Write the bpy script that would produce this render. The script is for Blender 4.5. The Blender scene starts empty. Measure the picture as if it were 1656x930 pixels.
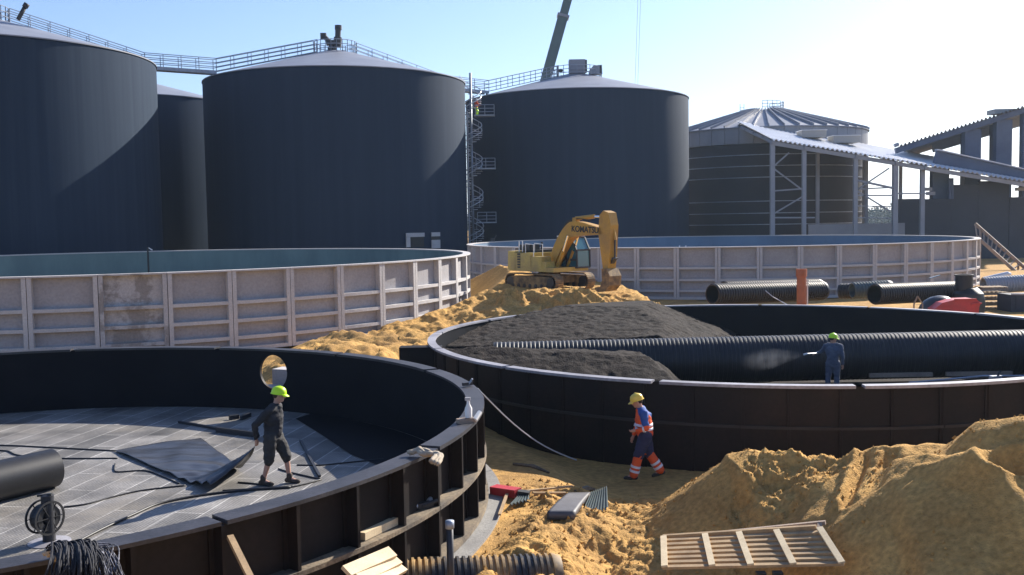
import bpy, math, random
import numpy as np
from mathutils import Vector, Matrix
random.seed(4)
R = math.radians
PI = math.pi
S = bpy.context.scene
C = S.collection
# ------------------------------------------------------------------ camera
F, PITCH, ROLL, H = 1620.45, 0.0659236, -0.01669562, 5.3
cp, sp, cr, sr = math.cos(PITCH), math.sin(PITCH), math.cos(ROLL), math.sin(ROLL)
cam_d = bpy.data.cameras.new('camera'); cam = bpy.data.objects.new('camera', cam_d); C.objects.link(cam)
cam_d.lens = 36*F/1656; cam_d.sensor_width = 36; cam_d.clip_end = 6000; cam_d.clip_start = .1
xa, ya, za = (cr, sr*sp, sr*cp), (-sr, cr*sp, cr*cp), (0, -cp, sp)
cam.matrix_world = Matrix(((xa[0], ya[0], za[0], 0), (xa[1], ya[1], za[1], 0), (xa[2], ya[2], za[2], H), (0, 0, 0, 1)))
S.camera = cam
def ray(x, y):
    u = (x-828)/F; v = -(y-465)/F
    u, v = u*cr-v*sr, u*sr+v*cr
    return Vector((u, cp+v*sp, -sp+v*cp))
def at(px, py, Y):            # world point seen at a photo pixel, at depth Y
    r = ray(px, py); return Vector((0, 0, H)) + r*(Y/r.y)
def on(px, py, z):            # world point seen at a photo pixel, on the level z
    r = ray(px, py); return Vector((0, 0, H)) + r*((z-H)/r.z)
# ------------------------------------------------------------------ light
SUN_AZ, SUN_EL = 43, 29.5
w = bpy.data.worlds.new('World'); S.world = w; w.use_nodes = True
nt = w.node_tree; bg = nt.nodes['Background']
sky = nt.nodes.new('ShaderNodeTexSky'); sky.sky_type = 'NISHITA'; sky.sun_disc = False
sky.sun_elevation = R(SUN_EL); sky.sun_rotation = R(SUN_AZ); sky.altitude = 0
sky.air_density = 1.0; sky.dust_density = .6; sky.ozone_density = 2.5
wb = nt.nodes.new('ShaderNodeVectorMath'); wb.operation = 'MULTIPLY'; wb.inputs[1].default_value = (.93, .97, 1.15)   # camera white balance
nt.links.new(sky.outputs[0], wb.inputs[0]); nt.links.new(wb.outputs[0], bg.inputs[0]); bg.inputs[1].default_value = 0.078
sl = bpy.data.lights.new('sun', 'SUN'); so = bpy.data.objects.new('sun', sl); C.objects.link(so)
sl.energy = 5.0; sl.angle = R(.5); sl.color = (1, .93, .82)
sd = Vector((math.sin(R(SUN_AZ))*math.cos(R(SUN_EL)), math.cos(R(SUN_AZ))*math.cos(R(SUN_EL)), math.sin(R(SUN_EL))))
so.rotation_euler = sd.to_track_quat('Z', 'Y').to_euler()
S.view_settings.view_transform = 'Standard'; S.view_settings.look = 'None'
S.view_settings.exposure = 1.05; S.view_settings.gamma = 1
# ------------------------------------------------------------------ materials
def mat(name, col, rough=.8, metal=0, col2=None, nscale=2.0, stretch=(1, 1, 1), lo=.35, hi=.65, bump=0, bscale=30, spec=.5,
        fine=0, coat=0, emit=None):
    m = bpy.data.materials.new(name); m.use_nodes = True; t = m.node_tree; n = t.nodes; L = t.links
    b = n['Principled BSDF']; b.inputs['Base Color'].default_value = (*col, 1); b.inputs['Roughness'].default_value = rough
    b.inputs['Metallic'].default_value = metal; b.inputs['Specular IOR Level'].default_value = spec
    if coat: b.inputs['Coat Weight'].default_value = coat; b.inputs['Coat Roughness'].default_value = .2
    tc = n.new('ShaderNodeTexCoord'); mp = n.new('ShaderNodeMapping'); L.new(tc.outputs['Object'], mp.inputs[0])
    mp.inputs['Scale'].default_value = stretch
    out = None
    if col2:
        ns = n.new('ShaderNodeTexNoise'); ns.inputs['Scale'].default_value = nscale; ns.inputs['Detail'].default_value = 6
        ns.inputs['Roughness'].default_value = .6; L.new(mp.outputs[0], ns.inputs[0])
        rp = n.new('ShaderNodeMapRange'); rp.inputs[1].default_value = lo; rp.inputs[2].default_value = hi; L.new(ns.outputs[0], rp.inputs[0])
        mx = n.new('ShaderNodeMix'); mx.data_type = 'RGBA'; mx.inputs[6].default_value = (*col, 1); mx.inputs[7].default_value = (*col2, 1)
        L.new(rp.outputs[0], mx.inputs[0]); out = mx.outputs[2]
    if fine:
        n2 = n.new('ShaderNodeTexNoise'); n2.inputs['Scale'].default_value = nscale*14; n2.inputs['Detail'].default_value = 4; L.new(tc.outputs['Object'], n2.inputs[0])
        r2 = n.new('ShaderNodeMapRange'); r2.inputs[1].default_value = .3; r2.inputs[2].default_value = .7; r2.inputs[3].default_value = 1-fine; r2.inputs[4].default_value = 1+fine*.6
        L.new(n2.outputs[0], r2.inputs[0]); vm = n.new('ShaderNodeVectorMath'); vm.operation = 'SCALE'
        if out: L.new(out, vm.inputs[0])
        else: vm.inputs[0].default_value = col
        L.new(r2.outputs[0], vm.inputs['Scale']); out = vm.outputs[0]
    if out: L.new(out, b.inputs['Base Color'])
    if bump:
        nb = n.new('ShaderNodeTexNoise'); nb.inputs['Scale'].default_value = bscale; nb.inputs['Detail'].default_value = 5; L.new(mp.outputs[0], nb.inputs[0])
        bp = n.new('ShaderNodeBump'); bp.inputs['Strength'].default_value = bump; bp.inputs['Distance'].default_value = .03
        L.new(nb.outputs[0], bp.inputs['Height']); L.new(bp.outputs[0], b.inputs['Normal'])
    if emit: b.inputs['Emission Color'].default_value = (*emit, 1)
    return m
M = {}
M['sand'] = mat('sand', (.62, .365, .12), .95, col2=(.46, .262, .085), nscale=.9, bump=1, bscale=38, spec=.15, fine=.3)
M['ground'] = mat('ground_soil', (.57, .335, .11), .95, col2=(.38, .22, .08), nscale=.5, bump=.9, bscale=30, spec=.15, fine=.3)
M['clad'] = mat('tank_cladding', (.015, .029, .055), .85, col2=(.021, .037, .066), nscale=.7, stretch=(2, 2, .06), lo=.3, hi=.7, bump=.12, bscale=3, spec=.12)
M['clad_old'] = mat('streaked_cladding', (.015, .028, .052), .85, col2=(.024, .040, .066), nscale=.8, stretch=(2.2, 2.2, .05), lo=.4, hi=.75, bump=.15, bscale=3, spec=.12)
M['roof'] = mat('roof_sheet', (.25, .265, .31), .5, col2=(.20, .215, .26), nscale=.5, spec=.4)
M['galv'] = mat('galvanised_steel', (.33, .37, .44), .5, .35, col2=(.25, .29, .35), nscale=3)
M['galv_pale'] = mat('pale_galvanised_steel', (.50, .54, .60), .5, .2)
M['bandgrey'] = mat('roof_band_sheet', (.27, .28, .31), .5, col2=(.22, .23, .26), nscale=.4)
M['darkwall'] = mat('bare_dark_tank_wall', (.022, .026, .038), .75, col2=(.034, .036, .048), nscale=.3, bump=.1)
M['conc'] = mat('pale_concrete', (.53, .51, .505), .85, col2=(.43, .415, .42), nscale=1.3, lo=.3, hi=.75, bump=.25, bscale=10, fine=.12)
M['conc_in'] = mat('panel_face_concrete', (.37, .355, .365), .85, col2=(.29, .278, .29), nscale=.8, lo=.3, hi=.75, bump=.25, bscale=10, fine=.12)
M['conc_stain'] = mat('stained_concrete', (.44, .425, .43), .85, col2=(.27, .25, .24), nscale=1.1, lo=.46, hi=.54, bump=.25, fine=.15)
M['liner'] = mat('grey_green_liner', (.13, .20, .20), .75, col2=(.09, .145, .155), nscale=.5, stretch=(1, 1, .4))
M['liner_blue'] = mat('grey_blue_liner', (.12, .20, .30), .75, col2=(.09, .15, .23), nscale=.5, stretch=(1, 1, .4))
M['black'] = mat('black_coating', (.012, .010, .011), .6, col2=(.026, .018, .015), nscale=.9, lo=.42, hi=.75, bump=.15, bscale=7, spec=.2, fine=.2)
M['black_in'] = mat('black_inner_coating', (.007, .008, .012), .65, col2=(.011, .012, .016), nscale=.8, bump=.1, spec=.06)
M['rim'] = mat('worn_rim_steel', (.05, .048, .056), .5, .05, col2=(.022, .022, .027), nscale=1.6, bump=.15, fine=.25)
M['rimpale'] = mat('pale_rim_steel', (.40, .39, .42), .5, .1, col2=(.24, .23, .25), nscale=.8, fine=.2)
M['ledge'] = mat('dusty_ledge', (.26, .20, .13), .9, col2=(.09, .075, .06), nscale=1.5, bump=.3, fine=.3)
M['slab'] = mat('footing_concrete', (.30, .29, .27), .9, col2=(.21, .20, .19), nscale=1.5, bump=.35, fine=.2)
M['pipe'] = mat('black_plastic_pipe', (.012, .012, .015), .5, col2=(.02, .02, .025), nscale=2, spec=.45)
M['smoothpipe'] = mat('scuffed_black_pipe', (.014, .014, .016), .45, col2=(.024, .023, .025), nscale=1.5, stretch=(1, 1, 1), fine=.2)
M['dustypipe'] = mat('sand_dusted_pipe', (.03, .03, .034), .6, col2=(.42, .26, .10), nscale=1.6, lo=.42, hi=.62, fine=.2)
M['darkplastic'] = mat('dark_grey_plastic', (.085, .08, .085), .55, col2=(.12, .115, .12), nscale=3)
M['greenpipe'] = mat('grey_green_pipe', (.10, .13, .13), .45, col2=(.07, .09, .09), nscale=2)
M['ledge_black'] = mat('black_ledge', (.022, .019, .018), .7, col2=(.034, .028, .025), nscale=1.5)
M['gravel'] = mat('dark_gravel', (.030, .022, .019), .95, col2=(.017, .013, .012), nscale=1.1, bump=1, bscale=22, fine=.55, spec=.2)
M['wood'] = mat('fresh_timber', (.46, .31, .16), .75, col2=(.30, .20, .11), nscale=3, stretch=(1, 1, 1), fine=.15)
M['woodpale'] = mat('pale_sawn_board', (.72, .58, .37), .75, col2=(.58, .45, .28), nscale=3, fine=.12)
M['woodold'] = mat('weathered_timber', (.36, .27, .20), .8, col2=(.26, .19, .15), nscale=3, fine=.2)
M['yellow'] = mat('excavator_yellow', (.52, .28, .02), .5, col2=(.36, .20, .04), nscale=1.2, fine=.15)
M['yellowpale'] = mat('dusty_cream_yellow', (.50, .36, .08), .55, col2=(.36, .26, .09), nscale=1.2, fine=.15)
M['track'] = mat('track_steel', (.10, .07, .045), .8, col2=(.38, .24, .10), nscale=2.5, fine=.3)
M['darkmetal'] = mat('dark_metal', (.035, .036, .042), .5, .3)
M['chrome'] = mat('bright_rod', (.75, .75, .78), .2, 1)
M['glass'] = mat('teal_cab_glass', (.02, .11, .15), .08, spec=.8, coat=.4)
M['ink'] = mat('black_lettering', (.02, .02, .02), .6)
M['boom'] = mat('dark_green_boom_paint', (.075, .125, .13), .45, col2=(.06, .10, .105), nscale=.5)
M['white'] = mat('white_paint', (.75, .74, .72), .6)
M['hose'] = mat('black_hose', (.02, .02, .022), .5)
M['orange_pipe'] = mat('brown_orange_pvc', (.42, .12, .045), .5, col2=(.33, .10, .045), nscale=2)
M['redplastic'] = mat('red_plastic', (.55, .04, .045), .45, col2=(.42, .04, .045), nscale=2)
M['cloth'] = mat('dusty_cloth', (.42, .36, .28), .95, col2=(.30, .25, .19), nscale=8)
M['yarn'] = mat('dark_frayed_rope', (.05, .05, .06), .8, col2=(.22, .22, .26), nscale=14, lo=.5, hi=.62)
M['alu'] = mat('aluminium', (.62, .62, .64), .35, .6)
M['rope'] = mat('pale_rope', (.55, .55, .58), .8)
M['bluegrey'] = mat('blue_grey_concrete_column', (.10, .135, .21), .8, col2=(.08, .105, .17), nscale=.5)
M['greycol'] = mat('grey_steel_column', (.30, .32, .37), .6, col2=(.24, .26, .30), nscale=.6)
M['prewall'] = mat('dark_precast_wall', (.045, .05, .068), .8, col2=(.034, .038, .054), nscale=.25)
M['corr'] = mat('corrugated_roof_sheet', (.75, .76, .78), .4, .1, col2=(.66, .67, .70), nscale=.3)
M['corr_shaded'] = mat('shaded_corrugated_sheet', (.16, .16, .20), .5, .2, col2=(.12, .12, .15), nscale=.4)  # darker copy of the roof sheet, underside shade put into the colour
M['timbercurb'] = mat('rooflight_curb', (.36, .35, .33), .8)
M['skin'] = mat('skin', (.50, .27, .19), .6)
M['jblack'] = mat('black_work_shirt', (.014, .014, .018), .85, col2=(.026, .026, .032), nscale=8, bump=.4, bscale=14)
M['tblack'] = mat('dark_shorts', (.022, .022, .024), .85, col2=(.045, .042, .04), nscale=8, bump=.4, bscale=14)
M['boot'] = mat('brown_work_boot', (.07, .048, .036), .8)
M['hiviz'] = mat('fluorescent_yellow_helmet', (.55, .85, .02), .35)
M['yelhat'] = mat('yellow_helmet', (.78, .55, .08), .35)
M['blue'] = mat('royal_blue_fabric', (.03, .10, .36), .8, col2=(.02, .07, .27), nscale=7, bump=.4, bscale=12)
M['navy'] = mat('navy_fabric', (.02, .025, .07), .85, col2=(.03, .035, .085), nscale=7, bump=.4, bscale=12)
M['orange'] = mat('fluorescent_orange_fabric', (.80, .11, .025), .75, col2=(.66, .09, .02), nscale=7, bump=.4, bscale=12)
M['silver'] = mat('reflective_tape', (.68, .68, .74), .4)
M['overall'] = mat('grey_blue_overall', (.09, .11, .16), .85, col2=(.065, .08, .12), nscale=7, bump=.4, bscale=12)
M['hair'] = mat('brown_hair', (.05, .03, .02), .9)
M['leaf'] = mat('far_foliage', (.06, .085, .07), .9, col2=(.035, .055, .04), nscale=.4)
M['bark'] = mat('bark', (.09, .07, .05), .9)
# drainage-mat floor: strips of matting, each slightly different
def mat_floor():
    m = bpy.data.materials.new('drainage_mat_strips'); m.use_nodes = True; t = m.node_tree; n = t.nodes; L = t.links
    b = n['Principled BSDF']; b.inputs['Roughness'].default_value = .62
    tc = n.new('ShaderNodeTexCoord'); mp = n.new('ShaderNodeMapping'); mp.inputs['Rotation'].default_value = (0, 0, R(-80)); L.new(tc.outputs['Object'], mp.inputs[0])
    br = n.new('ShaderNodeTexBrick'); L.new(mp.outputs[0], br.inputs[0])
    br.inputs['Scale'].default_value = 1; br.inputs['Brick Width'].default_value = 2.3; br.inputs['Row Height'].default_value = .55
    br.inputs['Mortar Size'].default_value = .018; br.inputs['Mortar Smooth'].default_value = .1; br.inputs['Bias'].default_value = 0
    br.inputs['Color1'].default_value = (.145, .138, .13, 1); br.inputs['Color2'].default_value = (.27, .255, .24, 1); br.inputs['Mortar'].default_value = (.44, .42, .395, 1)
    ns = n.new('ShaderNodeTexNoise'); ns.inputs['Scale'].default_value = .8; ns.inputs['Detail'].default_value = 8; L.new(mp.outputs[0], ns.inputs[0])
    r2 = n.new('ShaderNodeMapRange'); r2.inputs[1].default_value = .3; r2.inputs[2].default_value = .72; r2.inputs[3].default_value = .5; r2.inputs[4].default_value = 1.6; L.new(ns.outputs[0], r2.inputs[0])
    dots = n.new('ShaderNodeTexVoronoi'); dots.inputs['Scale'].default_value = 16; L.new(mp.outputs[0], dots.inputs[0])
    dots.inputs['Randomness'].default_value = .15
    rd = n.new('ShaderNodeMapRange'); rd.inputs[1].default_value = .15; rd.inputs[2].default_value = .5; rd.inputs[3].default_value = 1.25; rd.inputs[4].default_value = .6; L.new(dots.outputs['Distance'], rd.inputs[0])
    mm = n.new('ShaderNodeMath'); mm.operation = 'MULTIPLY'; L.new(r2.outputs[0], mm.inputs[0]); L.new(rd.outputs[0], mm.inputs[1])
    vm = n.new('ShaderNodeVectorMath'); vm.operation = 'SCALE'; L.new(br.outputs['Color'], vm.inputs[0]); L.new(mm.outputs[0], vm.inputs['Scale'])
    # dried sand drifted over parts
    n3 = n.new('ShaderNodeTexNoise'); n3.inputs['Scale'].default_value = .45; n3.inputs['Detail'].default_value = 9; n3.inputs['Roughness'].default_value = .7; L.new(tc.outputs['Object'], n3.inputs[0])
    r3 = n.new('ShaderNodeMapRange'); r3.inputs[1].default_value = .50; r3.inputs[2].default_value = .78; r3.inputs[3].default_value = 0; r3.inputs[4].default_value = .6; L.new(n3.outputs[0], r3.inputs[0])
    mx = n.new('ShaderNodeMix'); mx.data_type = 'RGBA'; L.new(r3.outputs[0], mx.inputs[0]); L.new(vm.outputs[0], mx.inputs[6]); mx.inputs[7].default_value = (.36, .31, .24, 1)
    L.new(mx.outputs[2], b.inputs['Base Color'])
    bp = n.new('ShaderNodeBump'); bp.inputs['Strength'].default_value = .6; bp.inputs['Distance'].default_value = .02; bp.invert = True
    L.new(dots.outputs['Distance'], bp.inputs['Height']); L.new(bp.outputs[0], b.inputs['Normal'])
    return m
M['floor'] = mat_floor()
def mat_sheet():
    m = mat('black_plastic_sheet', (.025, .027, .033), .3, spec=.6, col2=(.07, .07, .08), nscale=1.2, stretch=(.5, 1.6, 1), bump=.9, bscale=2.2)
    return m
M['sheet'] = mat_sheet()
# ------------------------------------------------------------------ mesh builder
def link(name, me, m, parent, smooth):
    if isinstance(m, (list, tuple)):
        for q in m: me.materials.append(q)
    elif m: me.materials.append(m)
    if smooth: me.shade_smooth() if smooth == 1 else me.set_sharp_from_angle(angle=R(smooth)) if False else None
    o = bpy.data.objects.new(name, me); C.objects.link(o)
    if parent: o.parent = parent
    return o
def origin(parent):
    v = Vector((0, 0, 0)); p = parent
    while p: v += Vector(p['o_'] if 'o_' in p else p.location) if not p.parent else Vector((0, 0, 0)); p = p.parent
    return v
class MB:
    def __init__(s): s.v = []; s.f = []; s.mi = []; s.cur = 0
    def add(s, vs, fs):
        k = len(s.v); s.v += [tuple(p) for p in vs]; s.f += [tuple(i+k for i in f) for f in fs]; s.mi += [s.cur]*len(fs)
    def box(s, c, d, rz=0, rot=None, taper=None):
        m = rot if rot else Matrix.Rotation(rz, 3, 'Z'); c = Vector(c); vs = []
        for z in (-.5, .5):
            k = 1 if (taper is None or z < 0) else taper
            for x, y in ((-.5, -.5), (.5, -.5), (.5, .5), (-.5, .5)):
                vs.append(c + m @ Vector((x*d[0]*k, y*d[1]*k, z*d[2])))
        s.add(vs, [(3, 2, 1, 0), (4, 5, 6, 7), (0, 1, 5, 4), (1, 2, 6, 5), (2, 3, 7, 6), (3, 0, 4, 7)]); return s
    def beam(s, a, b, w_, h_, up=(0, 0, 1)):
        a, b = Vector(a), Vector(b); d = b-a; L = d.length; d.normalize(); u = Vector(up)
        if abs(d.dot(u)) > .98: u = Vector((0, 1, 0))
        x = d.cross(u).normalized(); z = x.cross(d)
        m = Matrix((x, d, z)).transposed(); s.box((a+b)/2, (w_, L, h_), rot=m); return s
    def tube(s, pts, r, n=6, cap=True):
        pts = [Vector(p) for p in pts]; rs = r if isinstance(r, (list, tuple)) else [r]*len(pts); vs = []; fs = []
        pu = None
        for i, p in enumerate(pts):
            d = (pts[min(i+1, len(pts)-1)]-pts[max(i-1, 0)])
            if d.length < 1e-9: d = Vector((0, 0, 1))
            d.normalize()
            if pu is None: pu = d.orthogonal().normalized()
            u = (pu - d*pu.dot(d)); u = u.normalized() if u.length > 1e-6 else d.orthogonal().normalized(); pu = u; v = d.cross(u)
            for k in range(n):
                a = 2*PI*k/n; vs.append(p+(u*math.cos(a)+v*math.sin(a))*rs[i])
        for i in range(len(pts)-1):
            for k in range(n):
                fs.append((i*n+k, i*n+(k+1) % n, (i+1)*n+(k+1) % n, (i+1)*n+k))
        if cap: fs.append(tuple(range(n))[::-1]); fs.append(tuple((len(pts)-1)*n+k for k in range(n)))
        s.add(vs, fs); return s
    def lathe(s, prof, n=24, c=(0, 0, 0), m=None, a0=0, a1=2*PI):     # prof: (radius, height)
        c = Vector(c); vs = []; fs = []; full = abs(a1-a0-2*PI) < 1e-6; nn = n if full else n+1
        for (r, z) in prof:
            for k in range(nn):
                a = a0+(a1-a0)*k/n; p = Vector((r*math.cos(a), r*math.sin(a), z)); vs.append(c+(m @ p if m else p))
        for i in range(len(prof)-1):
            for k in range(n):
                k2 = (k+1) % nn; fs.append((i*nn+k, i*nn+k2, (i+1)*nn+k2, (i+1)*nn+k))
        s.add(vs, fs); return s
    def disc(s, c, r, n=24, m=None):
        c = Vector(c); vs = [c+((m @ Vector((r*math.cos(2*PI*k/n), r*math.sin(2*PI*k/n), 0))) if m else Vector((r*math.cos(2*PI*k/n), r*math.sin(2*PI*k/n), 0))) for k in range(n)]
        s.add(vs, [tuple(range(n))]); return s
    def prism(s, poly, y0, y1):      # polygon in xz extruded along y
        n = len(poly); vs = [(x, y0, z) for x, z in poly]+[(x, y1, z) for x, z in poly]
        s.add(vs, [tuple(range(n)), tuple(range(n, 2*n))[::-1]]+[(i, i+n, (i+1) % n+n, (i+1) % n) for i in range(n)]); return s
    def ell(s, c, r, n=12, k=8, m=None):
        pr = [(max(1e-4, math.sin(PI*i/k)), -math.cos(PI*i/k)) for i in range(k+1)]
        mm = Matrix.Diagonal(Vector(r)); mm = (m @ mm) if m else mm
        return s.lathe(pr, n, c, mm)
    def arcbox(s, c, r0, r1, z0, z1, a0, a1, n):   # curved bar
        vs = []; fs = []
        for k in range(n+1):
            a = a0+(a1-a0)*k/n; q, w_ = math.cos(a), math.sin(a)
            for r_, z_ in ((r0, z0), (r1, z0), (r1, z1), (r0, z1)): vs.append((c[0]+r_*q, c[1]+r_*w_, z_))
        for k in range(n):
            for j in range(4): fs.append((k*4+j, (k+1)*4+j, (k+1)*4+(j+1) % 4, k*4+(j+1) % 4))
        fs.append((0, 1, 2, 3)); fs.append((n*4+3, n*4+2, n*4+1, n*4)); s.add(vs, fs); return s
    def build(s, name, m=None, parent=None, smooth=0, local=False, label=None):
        me = bpy.data.meshes.new(name); vs = s.v
        if parent and not local:
            o_ = root_loc(parent); vs = [(x-o_[0], y-o_[1], z-o_[2]) for x, y, z in vs]
        me.from_pydata(vs, [], s.f); me.validate(); me.update()
        if isinstance(m, (list, tuple)):
            for q in m: me.materials.append(q)
            if len(me.polygons) == len(s.mi): me.polygons.foreach_set('material_index', s.mi)
        elif m: me.materials.append(m)
        import bmesh
        b = bmesh.new(); b.from_mesh(me); bmesh.ops.recalc_face_normals(b, faces=b.faces); b.to_mesh(me); b.free()
        if smooth:
            me.shade_smooth()
            if smooth > 1: me.set_sharp_from_angle(angle=R(smooth))
        o = bpy.data.objects.new(name, me); C.objects.link(o)
        if parent: o.parent = parent
        if label: o['label'] = label
        return o
def root_loc(p):
    while p.parent: p = p.parent
    return p.location
def tag(o, label, cat, group=None):
    o['label'] = label; o['category'] = cat
    if group: o['group'] = group
    return o
def thing(name, label, cat, loc=(0, 0, 0), rz=0, group=None):
    o = bpy.data.objects.new(name, None); C.objects.link(o); o.location = loc; o.rotation_euler[2] = rz; o.empty_display_size = .2
    return tag(o, label, cat, group)
def struct(o): o['kind'] = 'structure'; return o
def recenter(o):       # put a single-mesh thing's origin at its base
    me = o.data; n = len(me.vertices); a = np.empty(n*3); me.vertices.foreach_get('co', a); a = a.reshape(-1, 3)
    c = Vector(((a[:, 0].min()+a[:, 0].max())/2, (a[:, 1].min()+a[:, 1].max())/2, a[:, 2].min()))
    a -= np.array(c); me.vertices.foreach_set('co', a.ravel()); o.location = c; me.update(); return o
def solo(mb, name, m, label, cat, group=None, smooth=0):
    return recenter(tag(mb.build(name, m, None, smooth), label, cat, group))
def dup(o, label=None, parent=None):
    kids = [k for k in C.objects if k.parent == o]
    c = o.copy(); C.objects.link(c)
    if parent: c.parent = parent
    if label: c['label'] = label
    for k in kids: dup(k, None, c)
    return c
# ------------------------------------------------------------------ noise on arrays
def vnoise(x, y, seed=0):
    xi = np.floor(x).astype(np.int64); yi = np.floor(y).astype(np.int64); xf = x-xi; yf = y-yi
    def h(a, b):
        n = (a*374761393 + b*668265263 + seed*1442695041) & 0xffffffff
        n = ((n ^ (n >> 13))*1274126177) & 0xffffffff; n = n ^ (n >> 16); return (n & 0xffff)/65535.0
    u = xf*xf*(3-2*xf); v = yf*yf*(3-2*yf)
    return (h(xi, yi)*(1-u)+h(xi+1, yi)*u)*(1-v)+(h(xi, yi+1)*(1-u)+h(xi+1, yi+1)*u)*v
def fbm(x, y, oct=4, seed=0):
    s_ = 0; a = .5; f = 1
    for o in range(oct): s_ = s_+a*(vnoise(x*f+o*17.3, y*f+o*9.1, seed+o)-.5)*2; a *= .5; f *= 2.03
    return s_
def clumps(x, y, sc, seed=0):         # billowy, crumbly relief 0..1
    return 1-np.abs(fbm(x/sc, y/sc, 4, seed))*2
def clods(x, y, sc, seed=0):        # angular lumps with steep sides, 0..1
    n = fbm(x/sc, y/sc, 5, seed); m = fbm(x/sc*1.7+3, y/sc*1.7, 4, seed+50)
    return .5*sstep(-.10, .02, n)+.3*sstep(.12, .2, n)+.3*sstep(.0, .09, m)+.25*n
def sstep(a, b, x): t = np.clip((x-a)/(b-a), 0, 1); return t*t*(3-2*t)
def grid_mesh(name, xs, ys, zf, m, keep=None, smooth=True):
    X, Y = np.meshgrid(xs, ys); Z = zf(X, Y); nx, ny = len(xs), len(ys)
    co = np.stack([X.ravel(), Y.ravel(), Z.ravel()], 1)
    i = np.arange((nx-1)*(ny-1)); r_ = i//(nx-1); c_ = i % (nx-1); a = r_*nx+c_
    q = np.stack([a, a+1, a+nx+1, a+nx], 1)
    if keep is not None:
        K = keep(X, Y, Z).ravel(); q = q[K[q].any(1)]
        used = np.unique(q); mp = -np.ones(len(co), int); mp[used] = np.arange(len(used)); co = co[used]; q = mp[q]
    me = bpy.data.meshes.new(name); me.vertices.add(len(co)); me.vertices.foreach_set('co', co.ravel())
    me.loops.add(len(q)*4); me.loops.foreach_set('vertex_index', q.ravel().astype(np.int32))
    me.polygons.add(len(q)); me.polygons.foreach_set('loop_start', np.arange(len(q), dtype=np.int32)*4)
    me.update(calc_edges=True); me.validate()
    if smooth: me.shade_smooth()
    me.materials.append(m); o = bpy.data.objects.new(name, me); C.objects.link(o); return o
# ------------------------------------------------------------------ layout
B1 = (-10.14, 17.51, 9.63); B1_TOP = H-3.25; B1_FL = H-4.84
B2 = (7.37, 29.83, 9.91); B2_TOP = H-3.44; B2_FL = .1
G1 = (-20.41, 52.70, 18.21); G1_TOP = H-1.70; G1_BOT = H-4.70
G2 = (15.41, 77.26, 18.81); G2_TOP = H-1.75; G2_BOT = H-4.8
def hground(X, Y):
    z = np.full(X.shape, .5)
    d1 = np.hypot(X-B1[0], Y-B1[1])-B1[2]; d2 = np.hypot(X-B2[0], Y-B2[1])-B2[2]
    pit = sstep(.7, 2.6, d1)*sstep(26, 23, Y)*sstep(-3.0, -.5, X+ (Y-14)*.0)
    z = z-pit*.50
    z = z-.16*sstep(1.6, .7, d1)*sstep(26, 23, Y)*sstep(-3.0, -.5, X)
    rough = sstep(18.7, 18.2, Y+.08*fbm(X/1.2, Y/1.2, 3, 5)*2)*sstep(.4, 1.0, d1)*sstep(10, 12, Y)
    z = z+rough*(.13*clods(X, Y, .7, 3)+.06*clods(X, Y, .25, 8)+.02*fbm(X/.08, Y/.08, 2, 11)-.04+.12*fbm(X/1.5, Y/1.5, 3, 9))
    z = z+(1-rough)*.012*fbm(X/.8, Y/.8, 3, 2)
    # bank of loosened sand between the left tanks
    b = sstep(28.0, 30.5, Y)*sstep(39.5, 35.5, Y)*sstep(-9.5, -6, X)*sstep(.2, -1.0, X-(Y-30)*.2)
    b = b*sstep(.4, 1.6, d2)
    z = z+b*(.66+.16*clods(X, Y, .9, 12)+.12*clods(X, Y, .35, 14)+.25*fbm(X/2, Y/2, 3, 15))
    f = sstep(140, 70, Y)*sstep(10, 30, Y)
    z = z+f*.06*fbm(X/2.5, Y/2.5, 4, 7)
    for (c, zz) in ((B1, .2), (B2, -.12), (G1, .4), (G2, .4)):
        ins = np.hypot(X-c[0], Y-c[1]) < c[2]+(.1 if c is B1 else -.4); z = np.where(ins, zz, z)
    return z
xs = np.unique(np.concatenate([np.linspace(-3000, -200, 12), np.linspace(-200, -30, 24), np.linspace(-30, -10, 50), np.linspace(-10, -3, 60), np.linspace(-3, 5, 230), np.linspace(5, 25, 70), np.linspace(25, 200, 30), np.linspace(200, 3000, 12)]))
ys = np.unique(np.concatenate([np.linspace(-200, 10, 12), np.linspace(10, 13, 20), np.linspace(13, 20.5, 215), np.linspace(20.5, 28, 50), np.linspace(28, 42, 130), np.linspace(42, 140, 80), np.linspace(140, 4500, 24)]))
ground = struct(grid_mesh('ground', xs, ys, hground, M['ground']))
# ------------------------------------------------------------------ sand heaps
def ridge_height(X, Y, segs, cap, s1, s2):
    Z = np.full(X.shape, -9.0)
    for (p, q) in segs:
        dx, dy = q[0]-p[0], q[1]-p[1]; L2 = dx*dx+dy*dy+1e-9
        t = np.clip(((X-p[0])*dx+(Y-p[1])*dy)/L2, 0, 1); d = np.hypot(X-p[0]-t*dx, Y-p[1]-t*dy); zr = p[2]+t*(q[2]-p[2])
        h = zr-np.minimum(d, cap)*s1-np.maximum(d-cap, 0)*s2
        k = .05; m_ = np.maximum(Z, h); Z = m_+k*np.log(np.exp((Z-m_)/k)+np.exp((h-m_)/k))
    return Z
A_ = at(1215, 716, 16.4); A2 = at(1300, 726, 16.1); A3 = at(1385, 734, 15.6); Bq = at(1432, 714, 15.2); Bq2 = at(1520, 708, 14.8)
Cq = at(1585, 694, 14.2); Dq = at(1618, 672, 13.7); Eq = at(1700, 660, 13.1); Fq = at(2000, 640, 12)
heap_segs = [(A_, A2), (A2, A3), (A3, Bq), (Bq, Bq2), (Bq2, Cq), (Cq, Dq), (Dq, Eq), (Eq, Fq)]
gr = [(at(1384, 738, 15.3), at(1350, 885, 13.9)), (at(1416, 728, 15.1), at(1384, 890, 13.8))]
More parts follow.
